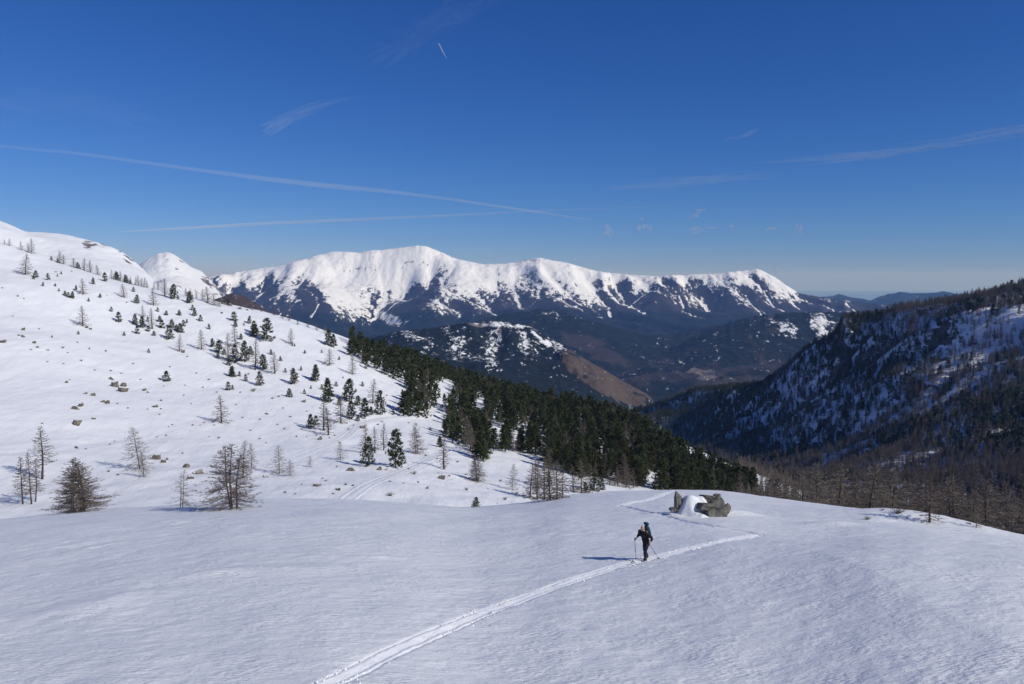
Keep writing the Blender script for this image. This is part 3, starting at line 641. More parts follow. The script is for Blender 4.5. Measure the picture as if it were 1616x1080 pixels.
LARCH = {'cone': [larch(s, 10, .22, .07) for s in (1, 2)], 'slim': [larch(s, 10, .16, .2, 84) for s in (3, 4)], 'wide': [larch(s, 10, .34, .05, 96) for s in (5, 6)],
         'multi': [larch(7, 10, .32, .04, 150, 14, 2), larch(8, 10, .36, .03, 210, 14, 4), larch(15, 10, .34, .03, 180, 14, 3)], 'crook': [larch(9, 10, .26, .28, 70, 11, 1, 1.0, thick=1.5)], 'far': [larch(s, 10, .27, .04, 80, 14, 1, thick=1.7) for s in (11, 12, 13)], 'bush': [larch(s, 10, .40, .02, 84, 14, 1, thick=1.8) for s in (17, 18, 19)], 'farslim': [larch(s, 10, .18, .12, 70, 14, 1, thick=1.7) for s in (14, 16)], 'pale': [larch(10, 10, .36, .04, 90, 13, 2, thick=.7)]}
PINE = {'cone': [pine(s, 9, .22, .03, 84) for s in (21, 22)], 'wide': [pine(s, 9, .33, .04, 84, ragged=.5, top=.65) for s in (23, 24, 25)], 'young': [pine(s, 9, .36, .0, 64, 8, top=.7) for s in (26, 27)],
        'tall': [pine(s, 9, .24, .12, 76, ragged=.5, top=.7) for s in (28, 29, 30)]}
LOWL = [larch(40 + i, 10, R, .1, 44, 4, low=True) for i, R in enumerate((.17, .21, .25))]
LOWP = [pine(50 + i, 9, R, .06, 30, 3, low=True, top=.75, ragged=.4) for i, R in enumerate((.24, .29, .33))]
_ct = {}
def tree(kind, style, loc, h, label, group=None, wide=1.0, rz=None, bank=None):
    if kind == 'larch' and bank is None and loc[1] > 185 and style in ('cone', 'wide', 'slim'): style = 'farslim' if style == 'slim' else 'far'
    bank = bank or (LARCH if kind == 'larch' else PINE); k = _ct[(kind, style)] = _ct.get((kind, style), -1) + 1
    tm, cm = bank[style][k % len(bank[style])]; s = h / (10.0 if kind == 'larch' else 9.0)
    rz = random.uniform(0, 6.28) if rz is None else rz
    o = thing(kind + '_tree', loc, label, 'larch' if kind == 'larch' else 'pine', group, rz, (s * wide * (1.3 if kind == 'pine' else 1.12), s * wide * (1.3 if kind == 'pine' else 1.12), s))
    o.rotation_euler = (random.gauss(0, .03), random.gauss(0, .03), rz)
    new_obj('trunk', tm, o); new_obj('crown', cm, o); return o

# ------------------------------------------------------------------ labels that say which one
MARK = [("the tall crooked larch", 67, 756), ("the lone conical larch", 350, 668), ("the wide shadowed larch", 221, 740), ("the pale bushy larch", 283, 795),
        ("the many-stemmed larch", 368, 790), ("the broad trailside larch", 441, 747), ("the two brown-green conifers", 604, 735), ("the slender knoll larch", 701, 740),
        ("the twin trailside larches", 513, 680), ("the dark conical pine", 518, 634), ("the mixed larch-pine clump", 372, 565), ("the lone upper larch", 131, 515),
        ("the big crest pine", 420, 537), ("the upper pine clump", 219, 518), ("the second pine clump", 275, 535), ("the crest larch row", 222, 444),
        ("the cluster of pale boulders", 181, 606), ("the highest lone larch", 40, 434), ("the lone slim pine", 498, 601), ("the tiny snowfield-edge pine", 750, 799), ("the split dark boulder", 122, 670)]
LABELS = []                                                 # (object, u, v, wording)
def later(o, u, v, words, skip=None): LABELS.append((o, u, v, words, skip))
def write_labels():
    rows = []
    for o, u, v, words, skip in LABELS:
        n, mu, mv = min((m for m in MARK if m[0] != skip), key=lambda m: (m[1] - u) ** 2 + 1.6 * (m[2] - v) ** 2)
        du, dv = u - mu, v - mv
        rel = ('uphill from' if dv < 0 else 'downhill from') if abs(dv) > .55 * abs(du) else 'beside' if abs(du) < 26 else ('rightward of' if du > 0 else 'leftward of')
        rows.append((f'{words} {rel} {n}', math.hypot(du, dv), o))
    from collections import defaultdict
    g = defaultdict(list)
    for l, d, o in rows: g[l].append((d, o))
    ords = ['nearest'] + [w + ' nearest' for w in 'second third fourth fifth sixth seventh eighth ninth tenth eleventh twelfth thirteenth fourteenth fifteenth sixteenth'.split()]
    for l, m in g.items():
        m.sort(key=lambda q: q[0])
        for i, (d, o) in enumerate(m): o['label'] = l if len(m) == 1 else l + ', ' + ords[min(i, 15)]

# ------------------------------------------------------------------ larches one can tell apart
G1 = 'bare larches on the snowy hillside'
for u, v, h, st, w, lab in (
    (67, 756, 86, 'crook', 1.0, 'tall crooked larch with a bent top and long ragged limbs'),
    (36, 796, 78, 'slim', 1.25, 'thin larch with leaning trunk at the frame edge in front of the crooked larch'),
    (50, 796, 84, 'slim', 1.0, 'straight dark larch trunk with a close neighbour, before the crooked larch'),
    (56, 792, 70, 'slim', 1.1, 'shorter of the two close larch trunks before the crooked larch'),
    (118, 809, 88, 'multi', 1.25, 'bushy larch half sunk behind the snowfield edge, the one nearer the crooked larch'),
    (136, 809, 88, 'multi', 1.25, 'bushy two-stemmed larch half sunk behind the snowfield edge'),
    (221, 741, 70, 'wide', .95, 'wide larch with a long blue shadow and a small companion'),
    (227, 753, 40, 'cone', 1.0, 'small thin larch standing directly before the wide shadowed larch'),
    (284, 800, 60, 'pale', 1.0, 'pale bushy larch with fine twigs at the snowfield edge'),
    (368, 801, 104, 'multi', 1.2, 'great many-stemmed larch spreading wide at the snowfield edge'),
    (383, 752, 58, 'cone', 1.1, 'taller larch standing behind the great many-stemmed larch'),
    (397, 738, 40, 'cone', 1.1, 'smaller larch standing behind the great many-stemmed larch'),
    (350, 668, 45, 'cone', 1.15, 'lone conical larch with a short blue shadow on the open slope'),
    (441, 748, 46, 'wide', .95, 'broad bushy larch beside the lower snow trail'),
    (458, 751, 26, 'wide', .9, 'low larch leaning against the broad larch beside the trail'),
    (537, 726, 28, 'wide', 1.05, 'small round-topped larch alone below the trail bend'),
    (491, 737, 20, 'pale', .9, 'thin larch sapling between the trail and the broad larch'),
    (511, 680, 52, 'slim', 1.2, 'slim twin larch with a straight trunk by the trail bend'),
    (518, 687, 44, 'slim', 1.3, 'shorter twin larch, its foot lowest, by the trail bend'),
    (538, 668, 44, 'cone', 1.0, 'greyish larch behind the twin larches of the trail bend'),
    (605, 711, 44, 'slim', 1.0, 'slender larch standing behind the two dense conifers'),
    (576, 716, 48, 'wide', .8, 'loose grey larch just uphill of the dense conifers'),
    (592, 712, 40, 'wide', .8, 'pale larch showing between the two dense conifers'),
    (656, 716, 50, 'multi', .9, 'two-stemmed full larch above the trail and the knoll'),
    (701, 741, 50, 'slim', 1.35, 'slender larch with a long shadow on the snow knoll'),
    (755, 760, 46, 'multi', .85, 'two-stemmed larch on the open snow knoll'),
    (808, 773, 42, 'wide', .8, 'larch at the outer edge of the snow knoll'),
    (588, 637, 40, 'cone', .95, 'grey larch beside the olive pine above the trail'),
    (556, 591, 30, 'wide', 1.0, 'loose spreading larch below the crest pines'),
    (520, 577, 27, 'cone', 1.2, 'rounded larch with a shadow below the crest'),
    (459, 543, 25, 'cone', 1.0, 'small pale larch by a dark dwarf pine under the crest'),
    (433, 590, 35, 'slim', 1.4, 'slim pale larch beside a stout dark pine'),
    (402, 584, 48, 'slim', 1.2, 'tall thin larch by the mixed clump of larch and pine'),
    (360, 571, 46, 'wide', .7, 'foremost larch of the mixed clump of larch and pine'),
    (371, 548, 40, 'wide', .8, 'rearmost larch of the mixed clump of larch and pine'),
    (40, 434, 33, 'cone', 1.15, 'highest larch standing alone on the hillside with its shadow'),
    (132, 465, 25, 'cone', 1.15, 'small larch with a dark foot uphill of the lone bare larch'),
    (131, 515, 32, 'cone', 1.1, 'bare larch alone on the upper slope above a few dark stones'),
    (196, 470, 22, 'cone', 1.1, 'pale little larch between the crest row and the pine clump'),
    (242, 482, 26, 'cone', 1.1, 'pale conical larch just under the crest'),
    (226, 501, 19, 'wide', .9, 'larch rising behind the pine clump on the upper slope'),
    (240, 519, 32, 'slim', 1.3, 'slim larch at the edge of the pine clump on the upper slope'),
    (283, 555, 28, 'wide', .8, 'larch at the lower end of the second pine clump'),
    (318, 552, 32, 'cone', 1.0, 'larch with a curved trunk and a brown bush beside it')):
    x, y, z = hit(u, v); tree('larch', st, (x, y, z), h * y / FPX, lab, G1, w)
for u, v, h, st, w in ((14, 380, 12, 'cone', 1.1), (7, 379, 9, 'wide', .9), (50, 391, 24, 'wide', .8), (33, 386, 15, 'wide', .8), (94, 406, 20, 'wide', 1.0), (116, 413, 16, 'cone', 1.2), (133, 420, 20, 'slim', 1.5), (142, 422, 20, 'slim', 1.5),
                       (154, 425, 16, 'cone', 1.2), (184, 438, 16, 'wide', 1.0), (206, 444, 13, 'wide', .9), (214, 446, 14, 'wide', .9), (223, 447, 15, 'wide', .9), (232, 448, 12, 'wide', .9), (243, 453, 13, 'wide', .9), (260, 468, 28, 'slim', 1.6), (293, 464, 14, 'slim', 1.5), (310, 465, 15, 'wide', .7), (328, 478, 26, 'cone', 1.2), (338, 482, 20, 'cone', 1.2), (432, 498, 14, 'wide', .9), (470, 513, 12, 'wide', 1.0), (486, 517, 12, 'cone', 1.2), (500, 522, 14, 'wide', .9), (176, 436, 15, 'wide', .9), (190, 440, 17, 'wide', 1.0), (197, 442, 14, 'wide', 1.0), (218, 446, 17, 'wide', 1.0), (227, 448, 16, 'wide', 1.0), (250, 456, 14, 'slim', 1.3), (301, 470, 15, 'wide', .9), (320, 474, 18, 'wide', .9), (346, 484, 14, 'wide', .9), (44, 390, 15, 'wide', .9), (100, 407, 16, 'wide', 1.0), (412, 492, 13, 'wide', .9), (446, 503, 13, 'wide', .9), (456, 507, 16, 'slim', 1.3), (513, 527, 16, 'wide', .9)):
    x, y, z = hit(u, v); o = tree('larch', st, (x, y, z - .2), h * y / FPX, None, 'larches along the hillside crest', w); later(o, u, v, 'grey crest larch')

# ------------------------------------------------------------------ pines one can tell apart
G2 = 'dark pines scattered over the snowy hillside'
for u, v, h, st, w, lab in (
    (420, 538, 36, 'wide', .95, 'big dark pine under the crest with a brown foot'),
    (402, 532, 20, 'wide', 1.0, 'dark bushy pine uphill of the big crest pine'),
    (415, 584, 25, 'wide', .85, 'stout dark pine beside the slim pale larch'),
    (410, 609, 23, 'wide', .85, 'rounded dark pine leaning downhill below the stout pine'),
    (465, 607, 26, 'wide', .85, 'ragged dark pine in the middle of the open slope'),
    (498, 602, 27, 'cone', 1.1, 'lone slim pine with a sharp blue shadow'),
    (457, 627, 14, 'young', 1.0, 'small oval pine alone on the open slope'),
    (518, 635, 39, 'cone', 1.0, 'dark conical pine above the trail bend with a long shadow'),
    (551, 633, 36, 'wide', .9, 'olive full-crowned pine above the trail'),
    (600, 655, 40, 'wide', .7, 'olive pine at the upper edge of the snow trail'),
    (555, 662, 30, 'wide', .75, 'brownish round pine behind the twin larches'),
    (576, 661, 34, 'tall', 1.0, 'narrow dark pine by the upper snow trail'),
    (490, 677, 24, 'wide', .8, 'bushy pine at the end of the upper trail bank'),
    (499, 671, 15, 'young', 1.0, 'little pine tucked behind the bushy trail bank pine'),
    (564, 665, 10, 'young', 1.0, 'tiny pine on the upper bank of the snow trail'),
    (620, 655, 10, 'young', .8, 'tiny pine alone beside the trail near the wood'),
    (581, 736, 48, 'wide', .75, 'brown-green cone-shaped conifer above the lower trail'),
    (624, 738, 62, 'wide', .72, 'largest brown-green dense conifer above the lower trail'),
    (694, 706, 18, 'cone', 1.2, 'small dark pine behind the slender knoll larch'),
    (750, 800, 16, 'young', 1.1, 'tiny dark pine peeping over the snowfield edge'),
    (519, 546, 26, 'wide', .8, 'dark pine with a shadow just under the crest woods'),
    (527, 549, 22, 'tall', 1.0, 'second dark pine just under the crest woods'),
    (554, 562, 26, 'tall', 1.1, 'dark pine at the upper corner of the pine wood'),
    (372, 573, 30, 'wide', .7, 'dark pine in the heart of the mixed larch clump'),
    (386, 572, 34, 'wide', .7, 'tallest dark pine of the mixed larch clump'),
    (366, 594, 17, 'wide', .9, 'low pine below the mixed larch clump')):
    x, y, z = hit(u, v); tree('pine', st, (x, y, z), h * y / FPX, lab, G2, w)
for u, v, h in ((56, 438, 11), (53, 441, 7), (76, 442, 11), (147, 449, 11), (165, 444, 14), (122, 394, 10), (183, 415, 14), (204, 421, 7), (90, 385, 7), (80, 381, 7), (103, 467, 8), (108, 470, 9), (114, 471, 11), (93, 460, 5), (87, 452, 5), (91, 437, 5), (97, 433, 5), (211, 461, 8), (215, 479, 14), (187, 508, 16), (213, 512, 17),
                (225, 518, 19), (217, 527, 13), (196, 530, 7), (234, 523, 9), (243, 530, 8), (249, 492, 7), (252, 508, 10), (256, 518, 13), (267, 536, 22), (271, 518, 14), (285, 525, 15), (290, 515, 10), (278, 522, 10), (274, 472, 24), (281, 473, 8), (300, 479, 19), (304, 490, 9), (307, 499, 13), (346, 557, 21), (362, 577, 15), (354, 560, 10), (370, 507, 15), (372, 516, 11),
                (393, 511, 13), (401, 527, 21), (385, 514, 5), (360, 478, 9), (235, 557, 7), (199, 441, 13), (124, 528, 6), (82, 533, 4), (262, 602, 17), (367, 595, 15), (360, 616, 14), (367, 615, 8), (378, 594, 8), (481, 558, 6), (491, 614, 6), (453, 626, 5), (465, 547, 5), (461, 546, 6), (535, 568, 6), (508, 557, 5), (68, 452, 7), (120, 458, 8), (140, 476, 6), (158, 470, 7), (176, 492, 8), (233, 508, 9), (262, 498, 8), (283, 498, 9), (295, 510, 7), (317, 507, 10), (330, 520, 9), (336, 548, 14), (344, 566, 12), (380, 536, 10), (388, 602, 12), (396, 560, 14), (428, 560, 9), (443, 570, 8), (450, 588, 7), (475, 585, 7), (480, 622, 8), (508, 615, 9), (530, 610, 8), (536, 640, 14), (564, 640, 16), (572, 610, 8), (585, 655, 14)):
    x, y, z = hit(u, v); st = random.choice(('young', 'wide', 'young')) if h < 18 else 'wide'
    o = tree('pine', st, (x, y, z - .1), h * y / FPX, None, 'small pines on the open hillside', random.uniform(.75, 1.05)); later(o, u, v, ('low dark dwarf pine' if h < 9 else 'small dark pine' if h < 15 else 'bushy dark pine'))

# ------------------------------------------------------------------ the pine wood on the spur
def in_poly(u, v, poly):
    u = np.asarray(u); v = np.asarray(v); c = np.zeros(u.shape, bool); n = len(poly)
    for i in range(n):
        (x1, y1), (x2, y2) = poly[i], poly[(i + 1) % n]
        k = ((y1 > v) != (y2 > v)) & (u < (x2 - x1) * (v - y1) / (y2 - y1 + 1e-9) + x1); c ^= k
    return c
WOOD = [(545, 535), (600, 560), (650, 575), (700, 590), (800, 610), (900, 630), (1000, 672), (1090, 725), (1190, 772), (1190, 790), (1100, 782), (1045, 775), (1000, 768), (950, 760), (905, 752), (870, 742), (845, 720), (815, 715), (790, 712), (765, 730), (735, 718), (715, 700), (700, 690), (672, 662), (640, 658), (636, 640), (655, 625), (632, 603), (600, 588), (578, 585)]
GAPS = [(705, 622, 17, 22), (757, 652, 11, 24), (690, 668, 18, 26), (787, 690, 26, 15), (858, 708, 11, 20), (945, 728, 30, 18), (1040, 758, 30, 13), (852, 648, 7, 11), (880, 645, 6, 13), (912, 668, 16, 7), (820, 694, 22, 12), (1115, 772, 10, 10), (900, 700, 12, 7), (770, 608, 8, 5), (985, 742, 14, 8)]
r = np.random.RandomState(5)
pxy = r.rand(14000, 2) * [330, 300] + [-90, 170]
pz = HILL.h(pxy[:, 0], pxy[:, 1]); pu, pv = proj(pxy[:, 0], pxy[:, 1], pz)
ok = in_poly(pu, pv, WOOD) & (pz > -900)
crest = (pxy[:, 1] > 330) & (pu > 560) & (pu < 1190) & (pv > np.interp(pu, [560, 700, 850, 1000, 1100, 1190], [545, 602, 645, 688, 733, 778]) - 2) & (pv < np.interp(pu, [560, 700, 850, 1000, 1100, 1190], [560, 630, 680, 715, 755, 790]))
ok |= crest
for gu, gv, ga, gb in GAPS: ok &= ((pu - gu) / ga) ** 2 + ((pv - gv) / gb) ** 2 > 1
ok &= ground(pxy[:, 0], pxy[:, 1]) - pz < .5
cand = np.nonzero(ok)[0]; kept = []; cell = {}
for i in cand:                                              # keep trees a few metres apart
    x, y = pxy[i]; k = (int(x // 3.2), int(y // 3.2))
    if all((x - a) ** 2 + (y - b) ** 2 > 3.1 ** 2 for di in (-1, 0, 1) for dj in (-1, 0, 1) for a, b in cell.get((k[0] + di, k[1] + dj), ())):
        cell.setdefault(k, []).append((x, y)); kept.append(i)
kept = np.array(kept); hh = r.uniform(5.5, 10.5, len(kept)) * np.interp(pu[kept], [600, 900, 1150], [.9, 1.0, 1.05])
isl = r.rand(len(kept)) < np.interp(pv[kept] - np.interp(pu[kept], [560, 700, 850, 1000, 1190], [545, 602, 645, 688, 778]), [0, 60, 110], [.06, .12, .2])
def wood_zone(u, v, h):
    d = v - np.interp(u, [560, 700, 850, 1000, 1190], [548, 602, 645, 688, 778])
    row_ = 'skyline' if d < 6 else 'upper' if d < 28 else 'midslope' if d < 58 else 'lower-edge'
    col_ = np.array(['by the upper snow gap', 'above the trail end', 'above the knoll', 'around the snow gaps', 'before the brown thicket', 'in the dense middle', 'behind the rock outcrop', 'at the far end'])[np.searchsorted([625, 690, 760, 840, 915, 1000, 1080], u)]
    return ('tall' if h > 8.4 else 'low' if h < 6.6 else 'middling') + ' ' + row_, f'of the wood, {col_}'
order = np.argsort(-hh / pxy[kept, 1]); npine = 300 - 26 - 92; nl_wood = 45; rest_p = []; rest_l = []; cp = cl = 0
for j in order:
    i = kept[j]; x, y = pxy[i]; z = pz[i] - .2
    if isl[j]:
        if cl < nl_wood:
            cl += 1; sz, zn = wood_zone(pu[i], pv[i], hh[j]); tree('larch', random.choice(('cone', 'slim', 'wide')), (x, y, z), hh[j], sz + ' brown larch ' + zn, 'larches ' + zn, random.uniform(.8, 1.0))
        else: rest_l.append((x, y, z, hh[j]))
    elif cp < npine:
        cp += 1; sz, zn = wood_zone(pu[i], pv[i], hh[j]); tree('pine', random.choice(('wide', 'tall', 'tall', 'cone')), (x, y, z), hh[j], sz + ' dark pine ' + zn, 'pines ' + zn, random.uniform(.85, 1.1))
    else: rest_p.append((x, y, z, hh[j]))

# brown larches in front of the wood and behind the snowfield's far edge
spots = []
for u, v, h in ((836, 790, 58), (848, 792, 66), (858, 793, 70), (868, 793, 72), (878, 792, 68), (888, 790, 60), (846, 775, 50), (865, 772, 62), (918, 783, 60), (905, 780, 48), (931, 778, 44), (975, 772, 34), (988, 774, 40), (1000, 774, 34), (962, 770, 30), (1012, 772, 28)):
    x, y, z = hit(u, v - 4); spots.append((x, y, z, h * y / FPX, u))
for x, y, z, h, u in spots:
    tree('larch', 'far', (x, y, z - .3), h, 'red-brown thicket larch just beyond the snowfield, ' + ('before the snow gap' if u < 900 else 'under the pine wood'), 'red-brown larch thicket ' + ('before the snow gap' if u < 900 else 'under the pine wood'), random.uniform(.8, 1.0))
for u, v, h in ((938, 778, 32), (948, 776, 26), (925, 782, 22), (1058, 770, 24), (1215, 782, 26), (1228, 786, 30)):
    x, y, z = hit(u, v - 3); o = tree('pine', 'wide', (x, y, z - .3), h * y / FPX, 'dark low pine among brown larches just beyond the snowfield', 'pines beyond the snowfield edge', .8)
x, y, z = hit(1467, 825); tree('larch', 'far', (x, y, z), 72 * y / FPX, 'single bushy larch rooted on the bright snow bank before the brown wood', None, .95)
x, y, z = hit(1540, 835); tree('larch', 'pale', (x, y, z), 36 * y / FPX, 'low orange-brown larch at the lower end of the bright snow bank', None, .9)
near = []
q = r.rand(6000, 2) * [250, 320] + [25, 78]; qz = ground(q[:, 0], q[:, 1]); qu, qv = proj(q[:, 0], q[:, 1], qz)
okn = (qu > 1165) & (qu < 1700) & (q[:, 1] > np.interp(qu, [1165, 1300, 1480, 1616, 1700], [150, 104, 92, 84, 80])) & (HILL.h(q[:, 0], q[:, 1]) < qz + 3)
cell = {}
for i in np.nonzero(okn)[0]:
    x, y = q[i]; k = (int(x // 4), int(y // 4))
    if all((x - a) ** 2 + (y - b) ** 2 > 3.2 ** 2 for di in (-1, 0, 1) for dj in (-1, 0, 1) for a, b in cell.get((k[0] + di, k[1] + dj), ())):
        cell.setdefault(k, []).append((x, y)); near.append((x, y, qz[i] - .3, r.uniform(5.0, 7.8)))
near.sort(key=lambda s: s[1])
NEARL = 120
for k, (x, y, z, h) in enumerate(near):
    u = float(proj(x, y, z)[0])
    if k < NEARL:
        zn = ('past the rock outcrop', 'beyond the little snow hump', 'beyond the sparse shrub', 'behind the leafless thicket', 'behind the single bushy larch', 'behind the orange-brown larch', 'at the frame edge')[int(np.searchsorted([1255, 1335, 1395, 1440, 1500, 1580], u))]
        tree('larch', random.choice(('bush', 'bush', 'far')), (x, y, z), h, ('tall' if h > 7 else 'low' if h < 5.9 else 'middling') + (' front-row' if y < 118 else ' second-row' if y < 145 else ' rearward') + ' valley larch ' + zn, 'valley larches ' + zn, random.uniform(.85, 1.1))
    else: rest_l.append((x, y, z, h))

# ------------------------------------------------------------------ woods on the ridge across the valley
n = 150000
q = r.rand(n, 2) * [rx1 - rx0 - 10, ry1 - ry0 - 10] + [rx0 + 5, ry0 + 5]; qz = RIDGE.h(q[:, 0], q[:, 1]); qu, qv = proj(q[:, 0], q[:, 1], qz)
sv = np.interp(qu, sk_u, sk_v); dn = fbm(q[:, 0] / 70, q[:, 1] / 70, 3, 1); df = fbm(q[:, 0] / 110 + 9, q[:, 1] / 110, 3, 2)
dens = .75 + .5 * dn
dens = dens - .22 * blob(qu, qv, 1500, 555, 80, 62, .0) - .1 * blob(qu, qv, 1450, 500, 90, 26, -.2) - .5 * blob(qu, qv, 1500, 650, 26, 10, -.3) - .6 * blob(qu, qv, 1375, 718, 34, 9, -.7) - .4 * blob(qu, qv, 1280, 705, 26, 7, -.8) - .5 * blob(qu, qv, 1225, 690, 12, 14, 0)
dens = dens + .6 * sst(690, 760, qv) + .3 * sst(14, 3, qv - sv) * (qu > 1400)
firp = .16 + .55 * sst(-.05, .35, df) + .6 * blob(qu, qv, 1330, 560, 60, 60) + .55 * blob(qu, qv, 1120, 650, 130, 45) - .6 * sst(700, 750, qv) - .3 * blob(qu, qv, 1500, 500, 90, 50)
ok = (r.rand(n) < dens) & (qu > 985) & (qu < 1720) & (qv > sv - 4) & (qv < 880) & (qz > -900) & (ground(q[:, 0], q[:, 1]) - qz < .5)
ok &= r.rand(n) < np.interp(q[:, 1], [300, 700, 1900], [1, .9, .75])
idx = np.nonzero(ok)[0]; idx = idx[np.argsort(q[idx, 1])]
fir = r.rand(len(idx)) < firp[idx]; hs_ = np.where(fir, r.uniform(6, 12, len(idx)), r.uniform(7.5, 14, len(idx)))
left = 300 - 44 - 39 - cl - 16 - 2 - min(NEARL, len(near)); k = 0
BK = {'low': LOWL}
for j, i in enumerate(idx):
    x, y = q[i]; z = qz[i] - .3
    if fir[j]: rest_p.append((x, y, z, hs_[j]))
    elif k < left:
        k += 1; tree('larch', 'low', (x, y, z), hs_[j], 'bare larch low on the shaded ridge, ' + ('above the leafless thicket' if proj(x, y, z)[0] < 1440 else 'above the bushy larch' if proj(x, y, z)[0] < 1530 else 'above the orange-brown larch'), 'larches low on the shaded ridge', random.uniform(.85, 1.1), bank=BK)
    else: rest_l.append((x, y, z, hs_[j]))
def forest(name, pts, bank, H, label, cat):
    """the trees past counting: one object whose points carry a tree each"""
    p = np.array(pts); me = bpy.data.meshes.new(name); me.vertices.add(len(p)); me.vertices.foreach_set('co', p[:, :3].astype(np.float32).ravel())
    rr_ = np.random.RandomState(2); w = rr_.uniform(.85, 1.15, len(p))
    a = me.attributes.new('tall', 'FLOAT_VECTOR', 'POINT'); a.data.foreach_set('vector', np.stack([p[:, 3] / H * w, p[:, 3] / H * w, p[:, 3] / H], -1).astype(np.float32).ravel())
    a = me.attributes.new('turn', 'FLOAT_VECTOR', 'POINT'); a.data.foreach_set('vector', np.stack([0 * w, 0 * w, rr_.uniform(0, 6.28, len(p))], -1).astype(np.float32).ravel())
    a = me.attributes.new('kind', 'INT', 'POINT'); a.data.foreach_set('value', rr_.randint(0, len(bank), len(p)).astype(np.int32))
    o = new_obj(name, me, kind='stuff', label=label)
    g = bpy.data.node_groups.new(name + '_planting', 'GeometryNodeTree'); g.interface.new_socket('Geometry', in_out='INPUT', socket_type='NodeSocketGeometry'); g.interface.new_socket('Geometry', in_out='OUTPUT', socket_type='NodeSocketGeometry')
    N, L = g.nodes, g.links; gi = N.new('NodeGroupInput'); go = N.new('NodeGroupOutput'); iop = N.new('GeometryNodeInstanceOnPoints'); jn = N.new('GeometryNodeJoinGeometry')
    for tm, cm in reversed(bank):
        b = bmesh.new(); b.from_mesh(tm); nt = len(b.faces); b.from_mesh(cm); b.faces.ensure_lookup_table()
        for f in b.faces[nt:]: f.material_index = 1
        sm_ = bpy.data.meshes.new(name + '_pattern'); b.to_mesh(sm_); b.free(); sm_.materials.append(tm.materials[0]); sm_.materials.append(cm.materials[0])
        so_ = bpy.data.objects.new(name + '_pattern', sm_)
        oi = N.new('GeometryNodeObjectInfo'); oi.inputs['Object'].default_value = so_; oi.inputs['As Instance'].default_value = False
        gt = N.new('GeometryNodeGeometryToInstance'); L.new(oi.outputs['Geometry'], gt.inputs[0]); L.new(gt.outputs[0], jn.inputs[0])
    def na(nm, typ):
        x = N.new('GeometryNodeInputNamedAttribute'); x.data_type = typ; x.inputs['Name'].default_value = nm
        return [s for s in x.outputs if s.enabled and s.name == 'Attribute'][0]
    L.new(gi.outputs[0], iop.inputs['Points']); L.new(jn.outputs[0], iop.inputs['Instance']); iop.inputs['Pick Instance'].default_value = True
    L.new(na('kind', 'INT'), iop.inputs['Instance Index']); L.new(na('turn', 'FLOAT_VECTOR'), iop.inputs['Rotation']); L.new(na('tall', 'FLOAT_VECTOR'), iop.inputs['Scale'])
    L.new(iop.outputs[0], go.inputs[0]); md = o.modifiers.new('planting', 'NODES'); md.node_group = g
    return o
forest('larch_forest', rest_l, LOWL, 10.0, 'bare larch woods covering the ridge across the valley', 'forest')
forest('pine_forest', rest_p, LOWP, 9.0, 'evergreen woods on the spur and the shaded ridge', 'forest')
print('trees:', len(rest_l), len(rest_p), 'wood', len(kept), cl, cp, 'near', len(near), 'ridge larches', k)
